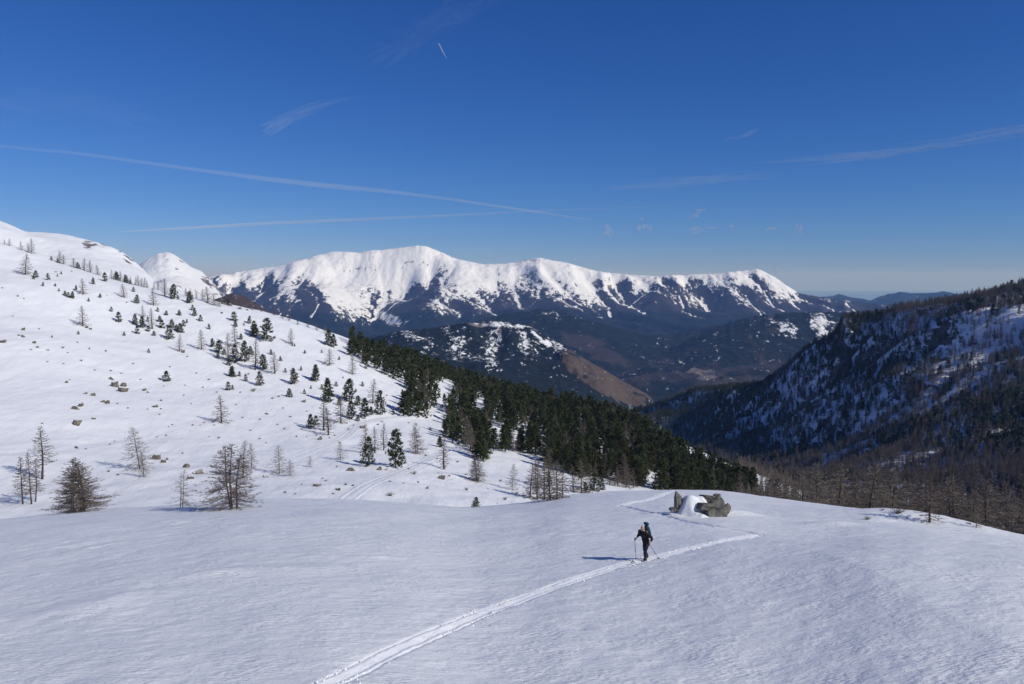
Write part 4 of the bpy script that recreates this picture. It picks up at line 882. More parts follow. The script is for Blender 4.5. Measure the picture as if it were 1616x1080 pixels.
# ------------------------------------------------------------------ boulders and stones on the hillside
STONE = [boulder(60 + i, 1, 13, .06, 'stone', (1.0, .8, .72)) for i in range(7)]
R3 = np.random.RandomState(9)
for u, v, w, kind in ((104, 604, 8, 'p'), (175, 599, 10, 'p'), (181, 610, 12, 'p'), (194, 618, 15, 'p'), (195, 610, 9, 'p'), (128, 642, 8, 'g'), (119, 646, 9, 'g'), (162, 635, 6, 'g'), (170, 637, 8, 'd'), (147, 625, 6, 'g'), (135, 622, 5, 'g'),
                      (122, 671, 12, 'd'), (117, 667, 5, 'd'), (245, 643, 7, 'g'), (121, 708, 5, 'g'), (135, 709, 4, 'g'), (247, 725, 13, 'g'), (258, 730, 7, 'g'), (294, 738, 9, 'g'), (313, 748, 15, 'p'), (301, 756, 9, 'd'), (311, 766, 5, 'g'), (310, 775, 4, 'g'),
                      (186, 750, 5, 'd'), (264, 726, 5, 'g'), (67, 669, 4, 'd'), (148, 662, 5, 'g'), (181, 697, 3, 'd'), (173, 702, 3, 'd'), (288, 716, 4, 'g'), (262, 688, 3, 'd'), (248, 690, 3, 'd'), (272, 671, 3, 'g'), (304, 672, 3, 'd'), (266, 674, 3, 'd'), (254, 633, 3, 'd'), (228, 617, 6, 'g'), (233, 620, 5, 'g'), (254, 646, 3, 'd'), (202, 645, 3, 'd'), (320, 612, 3, 'd'), (379, 620, 3, 'd'), (392, 591, 3, 'd'),
                      (479, 635, 7, 'g'), (505, 694, 8, 'd'), (554, 743, 10, 'p'), (531, 737, 5, 'd'), (419, 753, 8, 'g'), (500, 767, 13, 'p'), (533, 774, 8, 'g'), (526, 780, 4, 'g'), (546, 766, 5, 'g'), (557, 767, 5, 'g'), (599, 742, 9, 'd'), (609, 742, 5, 'd'), (697, 756, 12, 'g'), (709, 752, 4, 'd'), (674, 771, 8, 'p'), (616, 761, 4, 'd'), (637, 763, 3, 'g'), (660, 762, 3, 'g'),
                      (572, 676, 9, 'g'), (421, 654, 5, 'g'), (409, 693, 5, 'd'), (679, 679, 5, 'g'), (450, 778, 4, 'g'), (466, 780, 4, 'g'), (476, 765, 3, 'g'), (541, 597, 4, 'g'), (528, 688, 3, 'd'), (546, 668, 5, 'g'), (558, 672, 3, 'g'), (596, 671, 4, 'g'), (603, 666, 5, 'g'), (770, 772, 3, 'd'), (785, 795, 3, 'd'), (693, 747, 4, 'd'),
                      (36, 521, 8, 'd'), (37, 532, 8, 'd'), (30, 530, 4, 'd'), (4, 541, 9, 'd'), (54, 542, 6, 'd'), (59, 549, 4, 'g'), (75, 553, 5, 'g'), (4, 455, 3, 'd'), (28, 468, 3, 'd'), (38, 472, 3, 'd'), (137, 518, 5, 'd'), (143, 520, 5, 'g'), (289, 557, 6, 'g'), (295, 563, 4, 'g'), (352, 480, 9, 'p'), (363, 483, 7, 'p'), (357, 475, 6, 'p'), (378, 488, 6, 'p'), (390, 490, 4, 'g'), (398, 489, 4, 'g'), (350, 495, 4, 'g'), (107, 557, 3, 'd'), (141, 551, 3, 'd'), (122, 541, 3, 'd'), (167, 555, 3, 'd')):
    x, y, z = hit(u, v); s = w * y / FPX * .66
    o = thing('boulder', (x, y, z + s * R3.uniform(.05, .3)), None, 'boulder', 'boulders and stones on the snowy hillside', R3.uniform(0, 6.28), (s, s * R3.uniform(.8, 1.1), s * R3.uniform(.95, 1.4)), R3.choice(STONE))
    later(o, u, v, ('pale grey ' if kind == 'p' else 'dark ' if kind == 'd' else 'grey ') + ('boulder' if w >= 8 else 'rock' if w >= 5 else 'small stone'))
for u, v in ((1482, 821), (1509, 822), (1529, 828)):
    x, y, z = hit(u, v); o = thing('boulder', (x, y, z + .02), 'dark little stone poking from the bright snow bank ' + {1482: 'below the single bushy larch', 1509: 'midway along it', 1529: 'beside the orange-brown larch'}[u], 'boulder', 'stones on the bright snow bank', u, (.2, .16, .14), STONE[u % 7])

# ------------------------------------------------------------------ dry shrubs
SHRUB = [shrub(80 + i) for i in range(4)]
for u, v, w in ((653, 749, 15), (645, 741, 8), (616, 783, 18), (736, 774, 11), (514, 760, 9), (509, 756, 7), (550, 679, 7), (440, 627, 8), (449, 678, 8), (458, 659, 8), (468, 690, 7), (476, 678, 7), (410, 663, 7), (438, 671, 6), (345, 692, 9), (330, 690, 5), (252, 655, 6), (302, 638, 5), (185, 638, 6), (175, 586, 7), (191, 590, 6), (99, 550, 8), (49, 553, 6), (75, 572, 6), (128, 570, 7), (400, 618, 14), (292, 609, 5), (258, 610, 4), (233, 647, 5), (322, 668, 6), (338, 672, 5), (316, 672, 5), (645, 668, 6), (484, 690, 5), (499, 688, 6), (520, 692, 6), (113, 429, 5), (88, 430, 5), (169, 467, 4), (200, 478, 5), (797, 789, 14), (20, 500, 5), (62, 520, 5), (100, 575, 6), (110, 600, 5), (150, 585, 6), (210, 575, 6), (222, 600, 6), (268, 580, 6), (290, 625, 6), (310, 590, 6), (330, 600, 7), (342, 620, 6), (372, 640, 6), (383, 660, 6), (395, 680, 7), (420, 700, 6), (430, 630, 7), (447, 645, 6), (484, 650, 6), (505, 645, 7), (522, 655, 7), (536, 700, 7), (547, 712, 6), (575, 730, 8), (630, 680, 8), (662, 690, 7), (672, 720, 9), (690, 725, 7), (722, 730, 8), (735, 750, 8), (790, 760, 9), (815, 780, 10), (560, 620, 6), (610, 625, 6), (172, 745, 8), (655, 706, 10)):
    x, y, z = hit(u, v); s = w * y / FPX * .62
    o = thing('dry_shrub', (x, y, z), None, 'shrub', 'dry shrubs sticking out of the snow', R3.uniform(0, 6.28), (s, s, s * R3.uniform(.7, 1.0)), R3.choice(SHRUB)); later(o, u, v, 'dry twiggy shrub' if w < 9 else 'larger tan twiggy shrub')
for u, v, w, lab in ((1368, 820, 17, 'sparse leafless shrub on the snowfield before the valley wood'), (1417, 811, 30, 'wide leafless thicket on the crest of the bright snow bank'), (1393, 806, 10, 'thin dry tuft between the sparse shrub and the leafless thicket')):
    x, y, z = hit(u, v); s = w * y / FPX * .6; thing('dry_shrub', (x, y, z), lab, 'shrub', None, u, (s, s, s * .75), SHRUB[u % 4])

# ------------------------------------------------------------------ rock outcrop with its snow cap
ox, oy = fore_hit(1104, 812); OZ = float(fore(ox, oy)); K = oy / FPX
orx = thing('rock_outcrop', (ox, oy, OZ), 'lichened grey rock outcrop with a snow cap, beyond the skier', 'rock')
for i, (u0, u1, v0, v1, dep, sq, rz) in enumerate(((1064, 1077, 779, 805, .6, .9, .3), (1069, 1079, 783, 806, .9, .9, .8), (1056, 1068, 801, 807, -.1, .9, 0), (1106, 1130, 777, 795, 1.2, .8, .2), (1124, 1139, 780, 798, 1.0, .9, .9), (1100, 1126, 794, 806, -.1, .7, .1), (1120, 1143, 790, 814, .1, .8, .4),
                                                (1112, 1130, 803, 816, -.45, .7, .2), (1124, 1145, 803, 818, -.45, .7, -.2), (1138, 1152, 796, 811, .4, .8, .5), (1108, 1142, 785, 814, .75, .8, .3))):
    cu, cv = (u0 + u1) / 2, (v0 + v1) / 2; d = dep
    x, y, z = P(cu, cv, oy + d); w = (u1 - u0) * (oy + d) / FPX * .68; h = (v1 - v0) * (oy + d) / FPX * .66
    b = new_obj('boulder', boulder(140 + i, 3, 16, .05, 'granite', (w, min(w, .9) * sq, h)), orx); b.location = (x - ox, y - oy, z - OZ); b.rotation_euler = (R3.uniform(-.08, .08), R3.uniform(-.1, .1), rz * .25)
# snow cap: a drift draped over the rocks
OK_ = oy / 61.0; nu, nv = 60, 46; a, b_ = np.meshgrid(np.linspace(-2.4, 2.4, nu), np.linspace(-1.5, 2.6, nv))
top = 1.42 * np.exp(-np.abs((a - .05) / 1.2) ** 5 - np.abs((b_ - .95) / .95) ** 4) + .55 * np.exp(-((a + .3) / .6) ** 2 - ((b_ + .1) / .62) ** 2) + .30 * np.exp(-((a - .45) / .6) ** 2 - ((b_ + .75) / .45) ** 2)
top = top * OK_
top = top + .10 * fbm(a * 1.4 + 3, b_ * 1.4, 3, 2) * np.clip(top * 2, 0, 1)
CX = ox + (a - .3) * OK_; CYY = oy + b_ * OK_; cz = fore(CX, CYY) - .14 + top + .05 * fbm(a * 2.2, b_ * 2.2, 3, 1)
cap = grid_mesh('snow_cap', CX - ox, CYY - oy, cz - OZ, M['snow_near']); new_obj('snow_cap', cap, orx)

# ------------------------------------------------------------------ ski trail pressed into the snow
t = NT('pressed_snow'); o_ = t.obj(); M['trail'] = t.out((.93, .935, .94), .5, t.bump(t.noise(o_, 9, 4, .6), .5, .05))
def resample(pl, step):
    pl = np.asarray(pl, float)
    for _ in range(2):                                      # round the corners
        q = [pl[0]]
        for p0, p1 in zip(pl[:-1], pl[1:]): q += [p0 * .75 + p1 * .25, p0 * .25 + p1 * .75]
        pl = np.array(q + [pl[-1]])
    s = np.concatenate([[0], np.cumsum(np.linalg.norm(np.diff(pl, axis=0), axis=1))]); n = int(s[-1] / step) + 2; t_ = np.linspace(0, s[-1], n)
    return np.stack([np.interp(t_, s, pl[:, 0]), np.interp(t_, s, pl[:, 1])], -1), t_
def trail(name, pl, prof, hfun, step, label, rough, wob=.03, mat='trail'):
    c, s = resample(pl, step); d = np.gradient(c, axis=0); d /= np.linalg.norm(d, axis=1)[:, None]; nrm = np.stack([-d[:, 1], d[:, 0]], -1)
    w = np.array([p[0] for p in prof]); hgt = np.array([p[1] for p in prof]); rg = np.array([p[2] for p in prof])
    off = w[None] + wob * fbm(s / .9, s * 0 + 3, 3, 1)[:, None]
    X = c[:, :1] + nrm[:, :1] * off; Y = c[:, 1:] + nrm[:, 1:] * off
    Z = hfun(X, Y) + hgt[None] + rg[None] * rough * fbm(X * 4.5, Y * 4.5, 3, 2)
    return new_obj(name, grid_mesh(name, X, Y, Z, M[mat]), kind='structure', label=label)
SKI = [(-.54, -.06, 0), (-.42, .0, .5), (-.34, .02, 1.0), (-.28, .005, .8), (-.23, -.06, .3), (-.15, -.07, .15), (-.05, -.07, .15), (0, -.055, .2), (.05, -.07, .15), (.15, -.07, .15), (.23, -.06, .3), (.28, .005, .8), (.34, .02, 1.0), (.42, .0, .5), (.54, -.06, 0)]
SKI1 = [(-.37, -.05, 0), (-.26, -.003, .15), (-.20, .0, .3), (-.16, -.008, .25), (-.135, -.034, .1), (-.07, -.028, .05), (0, -.016, .06), (.07, -.004, .05), (.135, .010, .12), (.17, .014, .3), (.24, -.003, .2), (.37, -.05, 0)]
trail('ski_trail', leg1, SKI1, fore, .09, 'bright ski trail running from the lower frame edge past the skier', .05)
trail('ski_trail', leg2, [(w * .56, h * .7, r_) for w, h, r_ in SKI], fore, .12, 'faint shadowed leg of the ski trail in front of the rock outcrop', .05)
trail('ski_trail', leg3, [(w * 1.0, h, r_) for w, h, r_ in SKI1], fore, .12, 'far bright leg of the ski trail leading over the crest', .05)
# lumps thrown up beside the trail
cb = TB(); ico = bmesh.new(); bmesh.ops.create_icosphere(ico, subdivisions=1, radius=1.0); iv = np.array([v.co[:] for v in ico.verts]); fi = [[v.index for v in f.verts] for f in ico.faces]; ico.free()
c, s = resample(leg1, .05); d = np.gradient(c, axis=0); d /= np.linalg.norm(d, axis=1)[:, None]; nrm = np.stack([-d[:, 1], d[:, 0]], -1)
for i in range(900):
    k = R3.randint(len(c))
    if fbm(np.array([s[k] / 2.2]), np.array([1.5]), 3, 2)[0] < R3.uniform(-.35, .25): continue
    off = R3.choice([-1, 1]) * (.20 + abs(R3.normal()) * .15); p = c[k] + nrm[k] * off; sz = R3.uniform(.01, .038) * (1 if R3.rand() > .06 else 1.7)
    V = iv * (1 + .25 * R3.normal(size=(len(iv), 1))) * sz * np.array([1, 1, .7]); cb.add(V + np.array([p[0], p[1], float(fore(p[0], p[1])) + sz * .2]), fi)
new_obj('snow_crumbs', cb.mesh('snow_crumbs', M['trail'], False), kind='stuff', label='lumps of loose snow strewn along the ski trail')

# ------------------------------------------------------------------ trodden trails on the hillside bench
RUT = [(-2.1, -.25, 0), (-1.6, .06, 1), (-1.15, .10, .6), (-.85, -.04, .3), (-.5, .02, .5), (0, .08, .6), (.5, .02, .5), (.85, -.04, .3), (1.15, .12, .6), (1.6, .08, 1), (2.1, -.25, 0)]
for pl, lab in zip(ROADS, ('upper snowed-over trail with ruts climbing past the twin larches', 'lower snowed-over trail with ruts curving below the knoll')):
    trail('snow_trail', pl, RUT, HILL.h, .6, lab, .06, .12, 'snow_far')

# ------------------------------------------------------------------ the skier
fwd = np.array(fore_hit(985, 893)) - np.array(fore_hit(1045, 879)); fwd /= np.linalg.norm(fwd); side = np.array([-fwd[1], fwd[0]])   # side: the skier's left
sx, sy = fore_hit(1019, 885.5); SZ = float(fore(sx, sy)) - .09
ROT = Matrix(((fwd[0], side[0], 0), (fwd[1], side[1], 0), (0, 0, 1))).to_4x4(); ROT.translation = (sx, sy, SZ)
t = NT('skin'); M['skin'] = t.out(t.mix(t.noise(t.obj(), 14, 3, .5), (.50, .28, .21), (.60, .36, .28)), .6)
M['jacket'] = simple('black_softshell', (.010, .010, .013), (.020, .020, .025), 9, .75, .01)
M['trouser'] = simple('navy_trousers', (.014, .016, .030), (.024, .027, .045), 9, .8, .01)
M['boot'] = simple('boot_shell', (.02, .02, .02), (.05, .05, .05), 8, .45)
M['beard'] = simple('grey_beard', (.22, .20, .18), (.38, .36, .33), 60, .9, .004)
M['pack'] = simple('teal_pack', (.010, .045, .075), (.016, .075, .11), 8, .7, .01)
M['packdark'] = simple('pack_trim', (.012, .014, .016), (.03, .032, .036), 8, .7)
M['alu'] = simple('pole_metal', (.05, .05, .055), (.10, .10, .11), 8, .4)
M['glass'] = simple('dark_lens', (.008, .008, .01), (.015, .015, .02), 8, .15)
M['ski'] = simple('ski_topsheet', (.03, .03, .032), (.10, .10, .04), 2.0, .4)
def skinned(name, chains, mat, sub=2, parent=None):
    """one continuous surface grown round joints; chains share joints by name"""
    vs, rad, ix, ed = [], [], {}, []
    for ch in chains:
        prev = None
        for nm, p, r_ in ch:
            if nm not in ix: ix[nm] = len(vs); vs.append(p); rad.append(r_)
            if prev is not None and ix[nm] != prev: ed.append((prev, ix[nm]))
            prev = ix[nm]
    me = bpy.data.meshes.new(name); me.from_pydata(vs, ed, []); o = bpy.data.objects.new(name, me); COL.objects.link(o)
    md = o.modifiers.new('skin', 'SKIN'); md.use_smooth_shade = True
    for i, sv_ in enumerate(me.skin_vertices[0].data):
        r_ = rad[i]; sv_.radius = r_ if isinstance(r_, tuple) else (r_, r_); sv_.use_root = (i == 0)
    ss = o.modifiers.new('subdivision', 'SUBSURF'); ss.levels = ss.render_levels = sub
    dg = bpy.context.evaluated_depsgraph_get(); m2 = bpy.data.meshes.new_from_object(o.evaluated_get(dg)); m2.name = name
    bpy.data.objects.remove(o); bpy.data.meshes.remove(me); m2.materials.clear(); m2.materials.append(mat)
    for f in m2.polygons: f.use_smooth = True
    return m2
man = bpy.data.objects.new('person', None); COL.objects.link(man); man.matrix_world = ROT
man['label'] = 'bearded bald skier in black climbing the slope with two poles'; man['category'] = 'person'
pel = (-.02, 0, .92); J = dict(sp=(.04, 0, 1.08), ch=(.13, 0, 1.30), nk=(.19, 0, 1.45), hd=(.225, 0, 1.53),
    ls=(.14, .18, 1.39), rs=(.15, -.18, 1.39), le=(-.03, .33, 1.15), re=(.10, -.335, 1.17), lw=(.09, .345, .95), rw=(.27, -.335, 1.03),
    lh=(-.02, .09, .88), rh=(-.02, -.09, .88), lk=(.17, .10, .52), rk=(-.02, -.09, .50), la=(.14, .10, .14), ra=(-.16, -.09, .18), lt=(.33, .10, .08), rt=(.02, -.09, .09))
def hand(tag, w, dirv):
    """palm and five curled fingers closing round a pole grip"""
    w = np.array(w); d = np.array(dirv, float); d /= np.linalg.norm(d); f = np.array([1.0, 0, 0]); f -= d * (f @ d); f /= np.linalg.norm(f); s_ = np.cross(d, f); ch = []
    pm = w + d * .06; out = [[(tag + 'w', tuple(w), .026), (tag + 'p', tuple(pm), (.036, .026))]]
    for k, (o_s, ln) in enumerate(((-.028, .062), (-.010, .07), (.010, .066), (.028, .052))):
        b0 = pm + d * .03 + s_ * o_s; b1 = b0 + (d * .5 + f * .6) * ln * .55; b2 = b1 + (f * .35 - d * .75) * ln * .55; b3 = b2 + (-d * .6 - f * .5) * ln * .4
        out.append([(tag + 'p', None, None), (f'{tag}f{k}a', tuple(b0), .0105), (f'{tag}f{k}b', tuple(b1), .0095), (f'{tag}f{k}c', tuple(b2), .0088), (f'{tag}f{k}d', tuple(b3), .0078)])
    t0 = pm - d * .01 - s_ * .03; out.append([(tag + 'p', None, None), (tag + 'ta', tuple(t0 + f * .015), .012), (tag + 'tb', tuple(t0 + f * .045 + s_ * .012), .0105), (tag + 'tc', tuple(t0 + f * .058 + s_ * .035), .009)])
    return out
chains = [[('pel', pel, (.16, .12)), ('sp', J['sp'], (.145, .11)), ('ch', J['ch'], (.165, .12)), ('nk', J['nk'], .058), ('nk2', (.205, 0, 1.50), .055), ('hd', (.225, 0, 1.575), (.078, .092)), ('ht', (.22, 0, 1.655), (.072, .085)), ('hz', (.21, 0, 1.695), (.04, .05))],
          [('hd', None, None), ('no', (.325, 0, 1.59), .018)]]
for s_ in 'lr':
    chains.append([('ch', None, None), (s_ + 's', J[s_ + 's'], .068), (s_ + 'e', J[s_ + 'e'], .045), (s_ + 'w', J[s_ + 'w'], .028)])
    chains += hand(s_, J[s_ + 'w'], np.array(J[s_ + 'w']) - np.array(J[s_ + 'e']))
    chains.append([('pel', None, None), (s_ + 'h', J[s_ + 'h'], .092), (s_ + 'k', J[s_ + 'k'], .06), (s_ + 'a', J[s_ + 'a'], .04), (s_ + 't', J[s_ + 't'], .035)])
body = new_obj('body', skinned('body', chains, M['skin']), man)
up_ = [[('sp', (.03, 0, 1.04), (.185, .15)), ('ch0', (.09, 0, 1.2), (.21, .16)), ('ch', J['ch'], (.215, .155)), ('nk', (.185, 0, 1.425), (.085, .08)), ('co', (.20, 0, 1.468), (.066, .066))], [('sp', None, None), ('hem', (-.01, 0, .87), (.185, .155))]]
for s_, g in (('l', 1), ('r', -1)): up_.append([('ch', None, None), (s_ + 's', J[s_ + 's'], .098), (s_ + 'e', J[s_ + 'e'], .07), (s_ + 'c', tuple(np.array(J[s_ + 'e']) * .32 + np.array(J[s_ + 'w']) * .68), .05)])
new_obj('jacket', skinned('jacket', up_, M['jacket']), man)
lo = [[('pel', (-.02, 0, .93), (.16, .13)), ('wst', (.02, 0, 1.02), (.15, .125))]]
for s_ in 'lr': lo.append([('pel', None, None), (s_ + 'h', J[s_ + 'h'], .108), (s_ + 'm', tuple((np.array(J[s_ + 'h']) + J[s_ + 'k']) / 2), .095), (s_ + 'k', J[s_ + 'k'], .078), (s_ + 'a', tuple(np.array(J[s_ + 'a']) + (0, 0, .08)), .074)])
new_obj('trousers', skinned('trousers', lo, M['trouser']), man)
for s_ in 'lr':
    a_ = np.array(J[s_ + 'a']); tt = np.array(J[s_ + 't']); new_obj('boot', skinned('boot', [[('t', tuple(a_ + (0, 0, .16)), .062), ('a', tuple(a_ - (.01, 0, .03)), .062), ('m', tuple((a_ + tt) / 2 - (0, 0, .02)), .055), ('e', tuple(tt), (.05, .04))], [('a', None, None), ('h', tuple(a_ - (.09, 0, .06)), .045)]], M['boot'], 1), man)
new_obj('beard', skinned('beard', [[('a', (.285, 0, 1.525), (.06, .035)), ('b', (.29, 0, 1.485), (.045, .03)), ('c', (.275, 0, 1.455), .02)], [('a', None, None), ('l', (.235, .07, 1.56), .022)], [('a', None, None), ('r', (.235, -.07, 1.56), .022)]], M['beard'], 1), man)
def lathe(pts, prof, mat, name, parent=None, k=10):
    T_ = TB(); T_.tube(pts, prof, k); o = new_obj(name, T_.mesh(name, mat, True), parent); return o
for g in (1, -1):
    for nm, px_, rr2 in (('ear', (.205, g * .083, 1.585), (.020, .011, .032)), ('lens', (.298, g * .033, 1.612), (.012, .026, .020))):
        b = bmesh.new(); bmesh.ops.create_uvsphere(b, u_segments=8, v_segments=6, radius=1.0)
        for v in b.verts: v.co = Vector((v.co.x * rr2[0], v.co.y * rr2[1], v.co.z * rr2[2]))
        me = bpy.data.meshes.new(nm); b.to_mesh(me); b.free(); me.materials.append(M['skin'] if nm == 'ear' else M['glass']); o = new_obj(nm, me, man); o.location = px_
# rucksack, poles and skis rest on or are held by the skier: things of their own
pk = bpy.data.objects.new('backpack', None); COL.objects.link(pk); pk.matrix_world = ROT; pk['label'] = 'tall teal rucksack on the skier\'s back'; pk['category'] = 'backpack'
new_obj('pack_body', skinned('pack_body', [[('a', (-.19, 0, 1.04), (.14, .105)), ('b', (-.16, 0, 1.22), (.17, .12)), ('c', (-.06, 0, 1.48), (.165, .12)), ('d', (.02, 0, 1.66), (.14, .105))]], M['pack']), pk)
new_obj('lid', skinned('lid', [[('a', (-.10, 0, 1.70), (.15, .09)), ('m', (.0, 0, 1.735), (.16, .085)), ('b', (.09, 0, 1.74), (.14, .07))]], M['pack'], 1), pk)
for g in (1, -1): new_obj('shoulder_strap', skinned('shoulder_strap', [[('a', (.0, g * .10, 1.50), (.03, .012)), ('b', (.16, g * .125, 1.475), (.03, .012)), ('c', (.285, g * .13, 1.36), (.03, .012)), ('d', (.23, g * .16, 1.18), (.028, .012)), ('e', (.03, g * .19, 1.08), (.025, .012))]], M['packdark'], 1), pk)
new_obj('hip_belt', skinned('hip_belt', [[('a', (-.06, .17, 1.02), (.03, .015)), ('b', (.10, .15, 1.0), (.03, .015)), ('c', (.175, 0, .99), (.025, .015)), ('d', (.10, -.15, 1.0), (.03, .015)), ('e', (-.06, -.17, 1.02), (.03, .015))]], M['packdark'], 1), pk)
def local_ground(a_, b__):
    p = np.array([sx, sy]) + fwd * a_ + side * b__; return float(fore(p[0], p[1])) - SZ
for s_, tip, lab in (('l', (-.42, .42), 'ski pole trailing behind on the valley side of the skier'), ('r', (.16, -.43), 'upright ski pole planted ahead of the skier')):
    po = bpy.data.objects.new('ski_pole', None); COL.objects.link(po); po.matrix_world = ROT; po['label'] = lab; po['category'] = 'ski pole'; po['group'] = 'ski poles'
    w = np.array(J[s_ + 'w']); e = np.array(J[s_ + 'e']); dd = (w - e) / np.linalg.norm(w - e); g0 = w + dd * .085 + np.array([.028, 0, .03]); tp = np.array([tip[0], tip[1], local_ground(*tip) - .03]); ax_ = (tp - g0) / np.linalg.norm(tp - g0)
    lathe([g0 + ax_ * .05, g0 * .5 + tp * .5, tp], (.011, .010, .007), M['alu'], 'shaft', po, 8); lathe([g0 - ax_ * .10, g0 - ax_ * .06, g0 + ax_ * .05, g0 + ax_ * .07], (.014, .019, .017, .012), M['packdark'], 'grip', po, 8)
    m_ = g0 * .45 + tp * .55; lathe([m_ - ax_ * .04, m_, m_ + ax_ * .04], (.015, .019, .015), M['packdark'], 'clamp', po, 8)
    lathe([tp - ax_ * .09, tp - ax_ * .08, tp - ax_ * .07], (.012, .055, .012), M['packdark'], 'basket', po, 10)
for s_, a0, lat, lab in (('l', .14, .10, 'leading touring ski on the valley side of the skier'), ('r', -.16, -.09, 'trailing touring ski on the uphill side of the skier')):
    ns = 26; q_ = np.linspace(-.85, .92, ns); wd = .045 + .012 * np.abs(q_) ** 1.5; wd = wd * np.clip((.925 - q_) / .12, .12, 1) ** .5; rise = .14 * np.clip((q_ - .68) / .24, 0, 1) ** 2 + .02 * np.clip((-.72 - q_) / .13, 0, 1)
    z0 = np.array([local_ground(a0 + k, lat) for k in q_]); fit = np.polyfit(q_, z0, 1); zz = np.polyval(fit, q_) - .055 + rise
    V = []; F = []
    for i in range(ns): V += [(a0 + q_[i], lat - wd[i], zz[i]), (a0 + q_[i], lat + wd[i], zz[i]), (a0 + q_[i], lat + wd[i] * .9, zz[i] + .018), (a0 + q_[i], lat - wd[i] * .9, zz[i] + .018)]
    for i in range(ns - 1):
        for j in range(4): F.append((i * 4 + j, i * 4 + (j + 1) % 4, (i + 1) * 4 + (j + 1) % 4, (i + 1) * 4 + j))
    F += [(0, 3, 2, 1), (ns * 4 - 4, ns * 4 - 3, ns * 4 - 2, ns * 4 - 1)]
    so2 = bpy.data.objects.new('ski', None); COL.objects.link(so2); so2.matrix_world = ROT; so2['label'] = lab; so2['category'] = 'ski'; so2['group'] = 'touring skis'
    new_obj('board', mesh_np('board', V, F, M['ski'], False), so2)
    b = bmesh.new(); bmesh.ops.create_cube(b, size=1.0)
    for v in b.verts: v.co = Vector((v.co.x * (.09 if v.co.z < 0 else .06), v.co.y * .07, v.co.z * .035))
    me = bpy.data.meshes.new('binding'); b.to_mesh(me); b.free(); me.materials.append(M['boot']); o = new_obj('binding', me, so2); o.location = (a0 + .19, lat, float(np.polyval(fit, .19)) - .02)

# ------------------------------------------------------------------ high cirrus, vapour trails, scraps of cloud
def air_mat(name, dens, col=(1, 1, 1)):
    m = bpy.data.materials.new(name); m.use_nodes = True; n_ = m.node_tree; n_.nodes.remove(n_.nodes['Principled BSDF'])
    v_ = n_.nodes.new('ShaderNodeVolumeScatter'); v_.inputs['Color'].default_value = (*col, 1); v_.inputs['Density'].default_value = dens; v_.inputs['Anisotropy'].default_value = -.45
    n_.links.new(v_.outputs[0], n_.nodes['Material Output'].inputs['Volume']); return m
def sky_pt(u, v, alt): x, y, z = P(u, v, 1.0); return np.array([x, y, z]) * (alt / z)
def streak(name, lab, cat, pl, widths, alt, tau, group=None, strands=None, flat=.6):
    pts = np.array([sky_pt(u, v, alt) for u, v in pl]); n = len(pts); tt = np.linspace(0, n - 1, 7 * n); pts = np.stack([np.interp(tt, range(n), pts[:, j]) for j in range(3)], -1)
    for _ in range(3): pts[1:-1] = pts[1:-1] * .5 + .25 * (pts[:-2] + pts[2:])
    rad = np.interp(tt, range(n), widths) * np.linalg.norm(pts, axis=1) / FPX * .5; T_ = TB()
    if not strands: T_.tube(pts, rad, 8)
    else:
        rs_ = np.random.RandomState(len(lab))
        for k in range(strands):
            a0, a1 = sorted(rs_.uniform(0, 1, 2)); a1 = max(a1, a0 + .25); sl_ = slice(int(a0 * .75 * len(pts)), max(int(a0 * .75 * len(pts)) + 6, int(min(1, a1) * len(pts)))); q_ = pts[sl_]; m_ = len(q_)
            off = rs_.normal(size=3) * np.array([.4, .8, .28]); en = np.sin(np.linspace(.02, np.pi - .02, m_)) ** .8
            T_.tube(q_ + off[None] * rad[sl_, None] * 1.1 + (rs_.normal(size=3) * .5)[None] * rad[sl_, None] * np.linspace(-1, 1, m_)[:, None], rad[sl_] * rs_.uniform(.15, .5) * en + 5, 6)
    mean = float(np.mean(rad)) * 2
    return new_obj(name, T_.mesh(name, air_mat(name, tau / mean * (1 if not strands else 9.0 / strands ** .5)), True), label=lab, category=cat, group=group)
streak('vapour_trail', 'long vapour trail sloping from the frame edge to cross the level one', 'vapour trail', [(-60, 225), (0, 231), (130, 243), (300, 267), (430, 284), (520, 294), (600, 301), (700, 313), (800, 328), (870, 338), (935, 348)], [4, 4, 5, 6, 8, 9, 7, 5, 5, 4, 1.5], 9000, .15, 'vapour trails')
streak('vapour_trail', 'level vapour trail just above the snowy range', 'vapour trail', [(190, 366), (300, 360), (420, 353), (560, 347), (700, 341), (850, 333), (960, 329), (1060, 326)], [2, 5, 6, 6, 5, 4, 3, 2], 9000, .2, 'vapour trails')
streak('vapour_trail', 'short bright vapour trail alone high in the blue', 'vapour trail', [(692, 68), (698, 80), (705, 93)], [2.2, 2, .8], 9500, .3, 'vapour trails')
streak('cirrus_cloud', 'thin ragged cirrus wisp in the middle of the open sky', 'cirrus cloud', [(405, 214), (440, 196), (475, 178), (520, 162), (590, 148)], [14, 16, 14, 10, 6], 9500, .05, 'cirrus', 44)
streak('cirrus_cloud', 'broad faint cirrus veil at the very top of the sky', 'cirrus cloud', [(580, 100), (640, 68), (690, 40), (740, 15), (800, -10)], [26, 34, 36, 40, 40], 9500, .022, 'cirrus', 44)
streak('cirrus_cloud', 'long white cirrus streak rising to the frame edge', 'cirrus cloud', [(1180, 258), (1300, 250), (1400, 243), (1500, 228), (1600, 208), (1700, 195)], [5, 13, 16, 13, 18, 18], 9500, .2, 'cirrus', 50)
streak('cirrus_cloud', 'pale flat cirrus streak below the long white one', 'cirrus cloud', [(940, 300), (1030, 292), (1110, 286), (1200, 278), (1260, 275)], [7, 14, 18, 14, 8], 9500, .1, 'cirrus', 40)
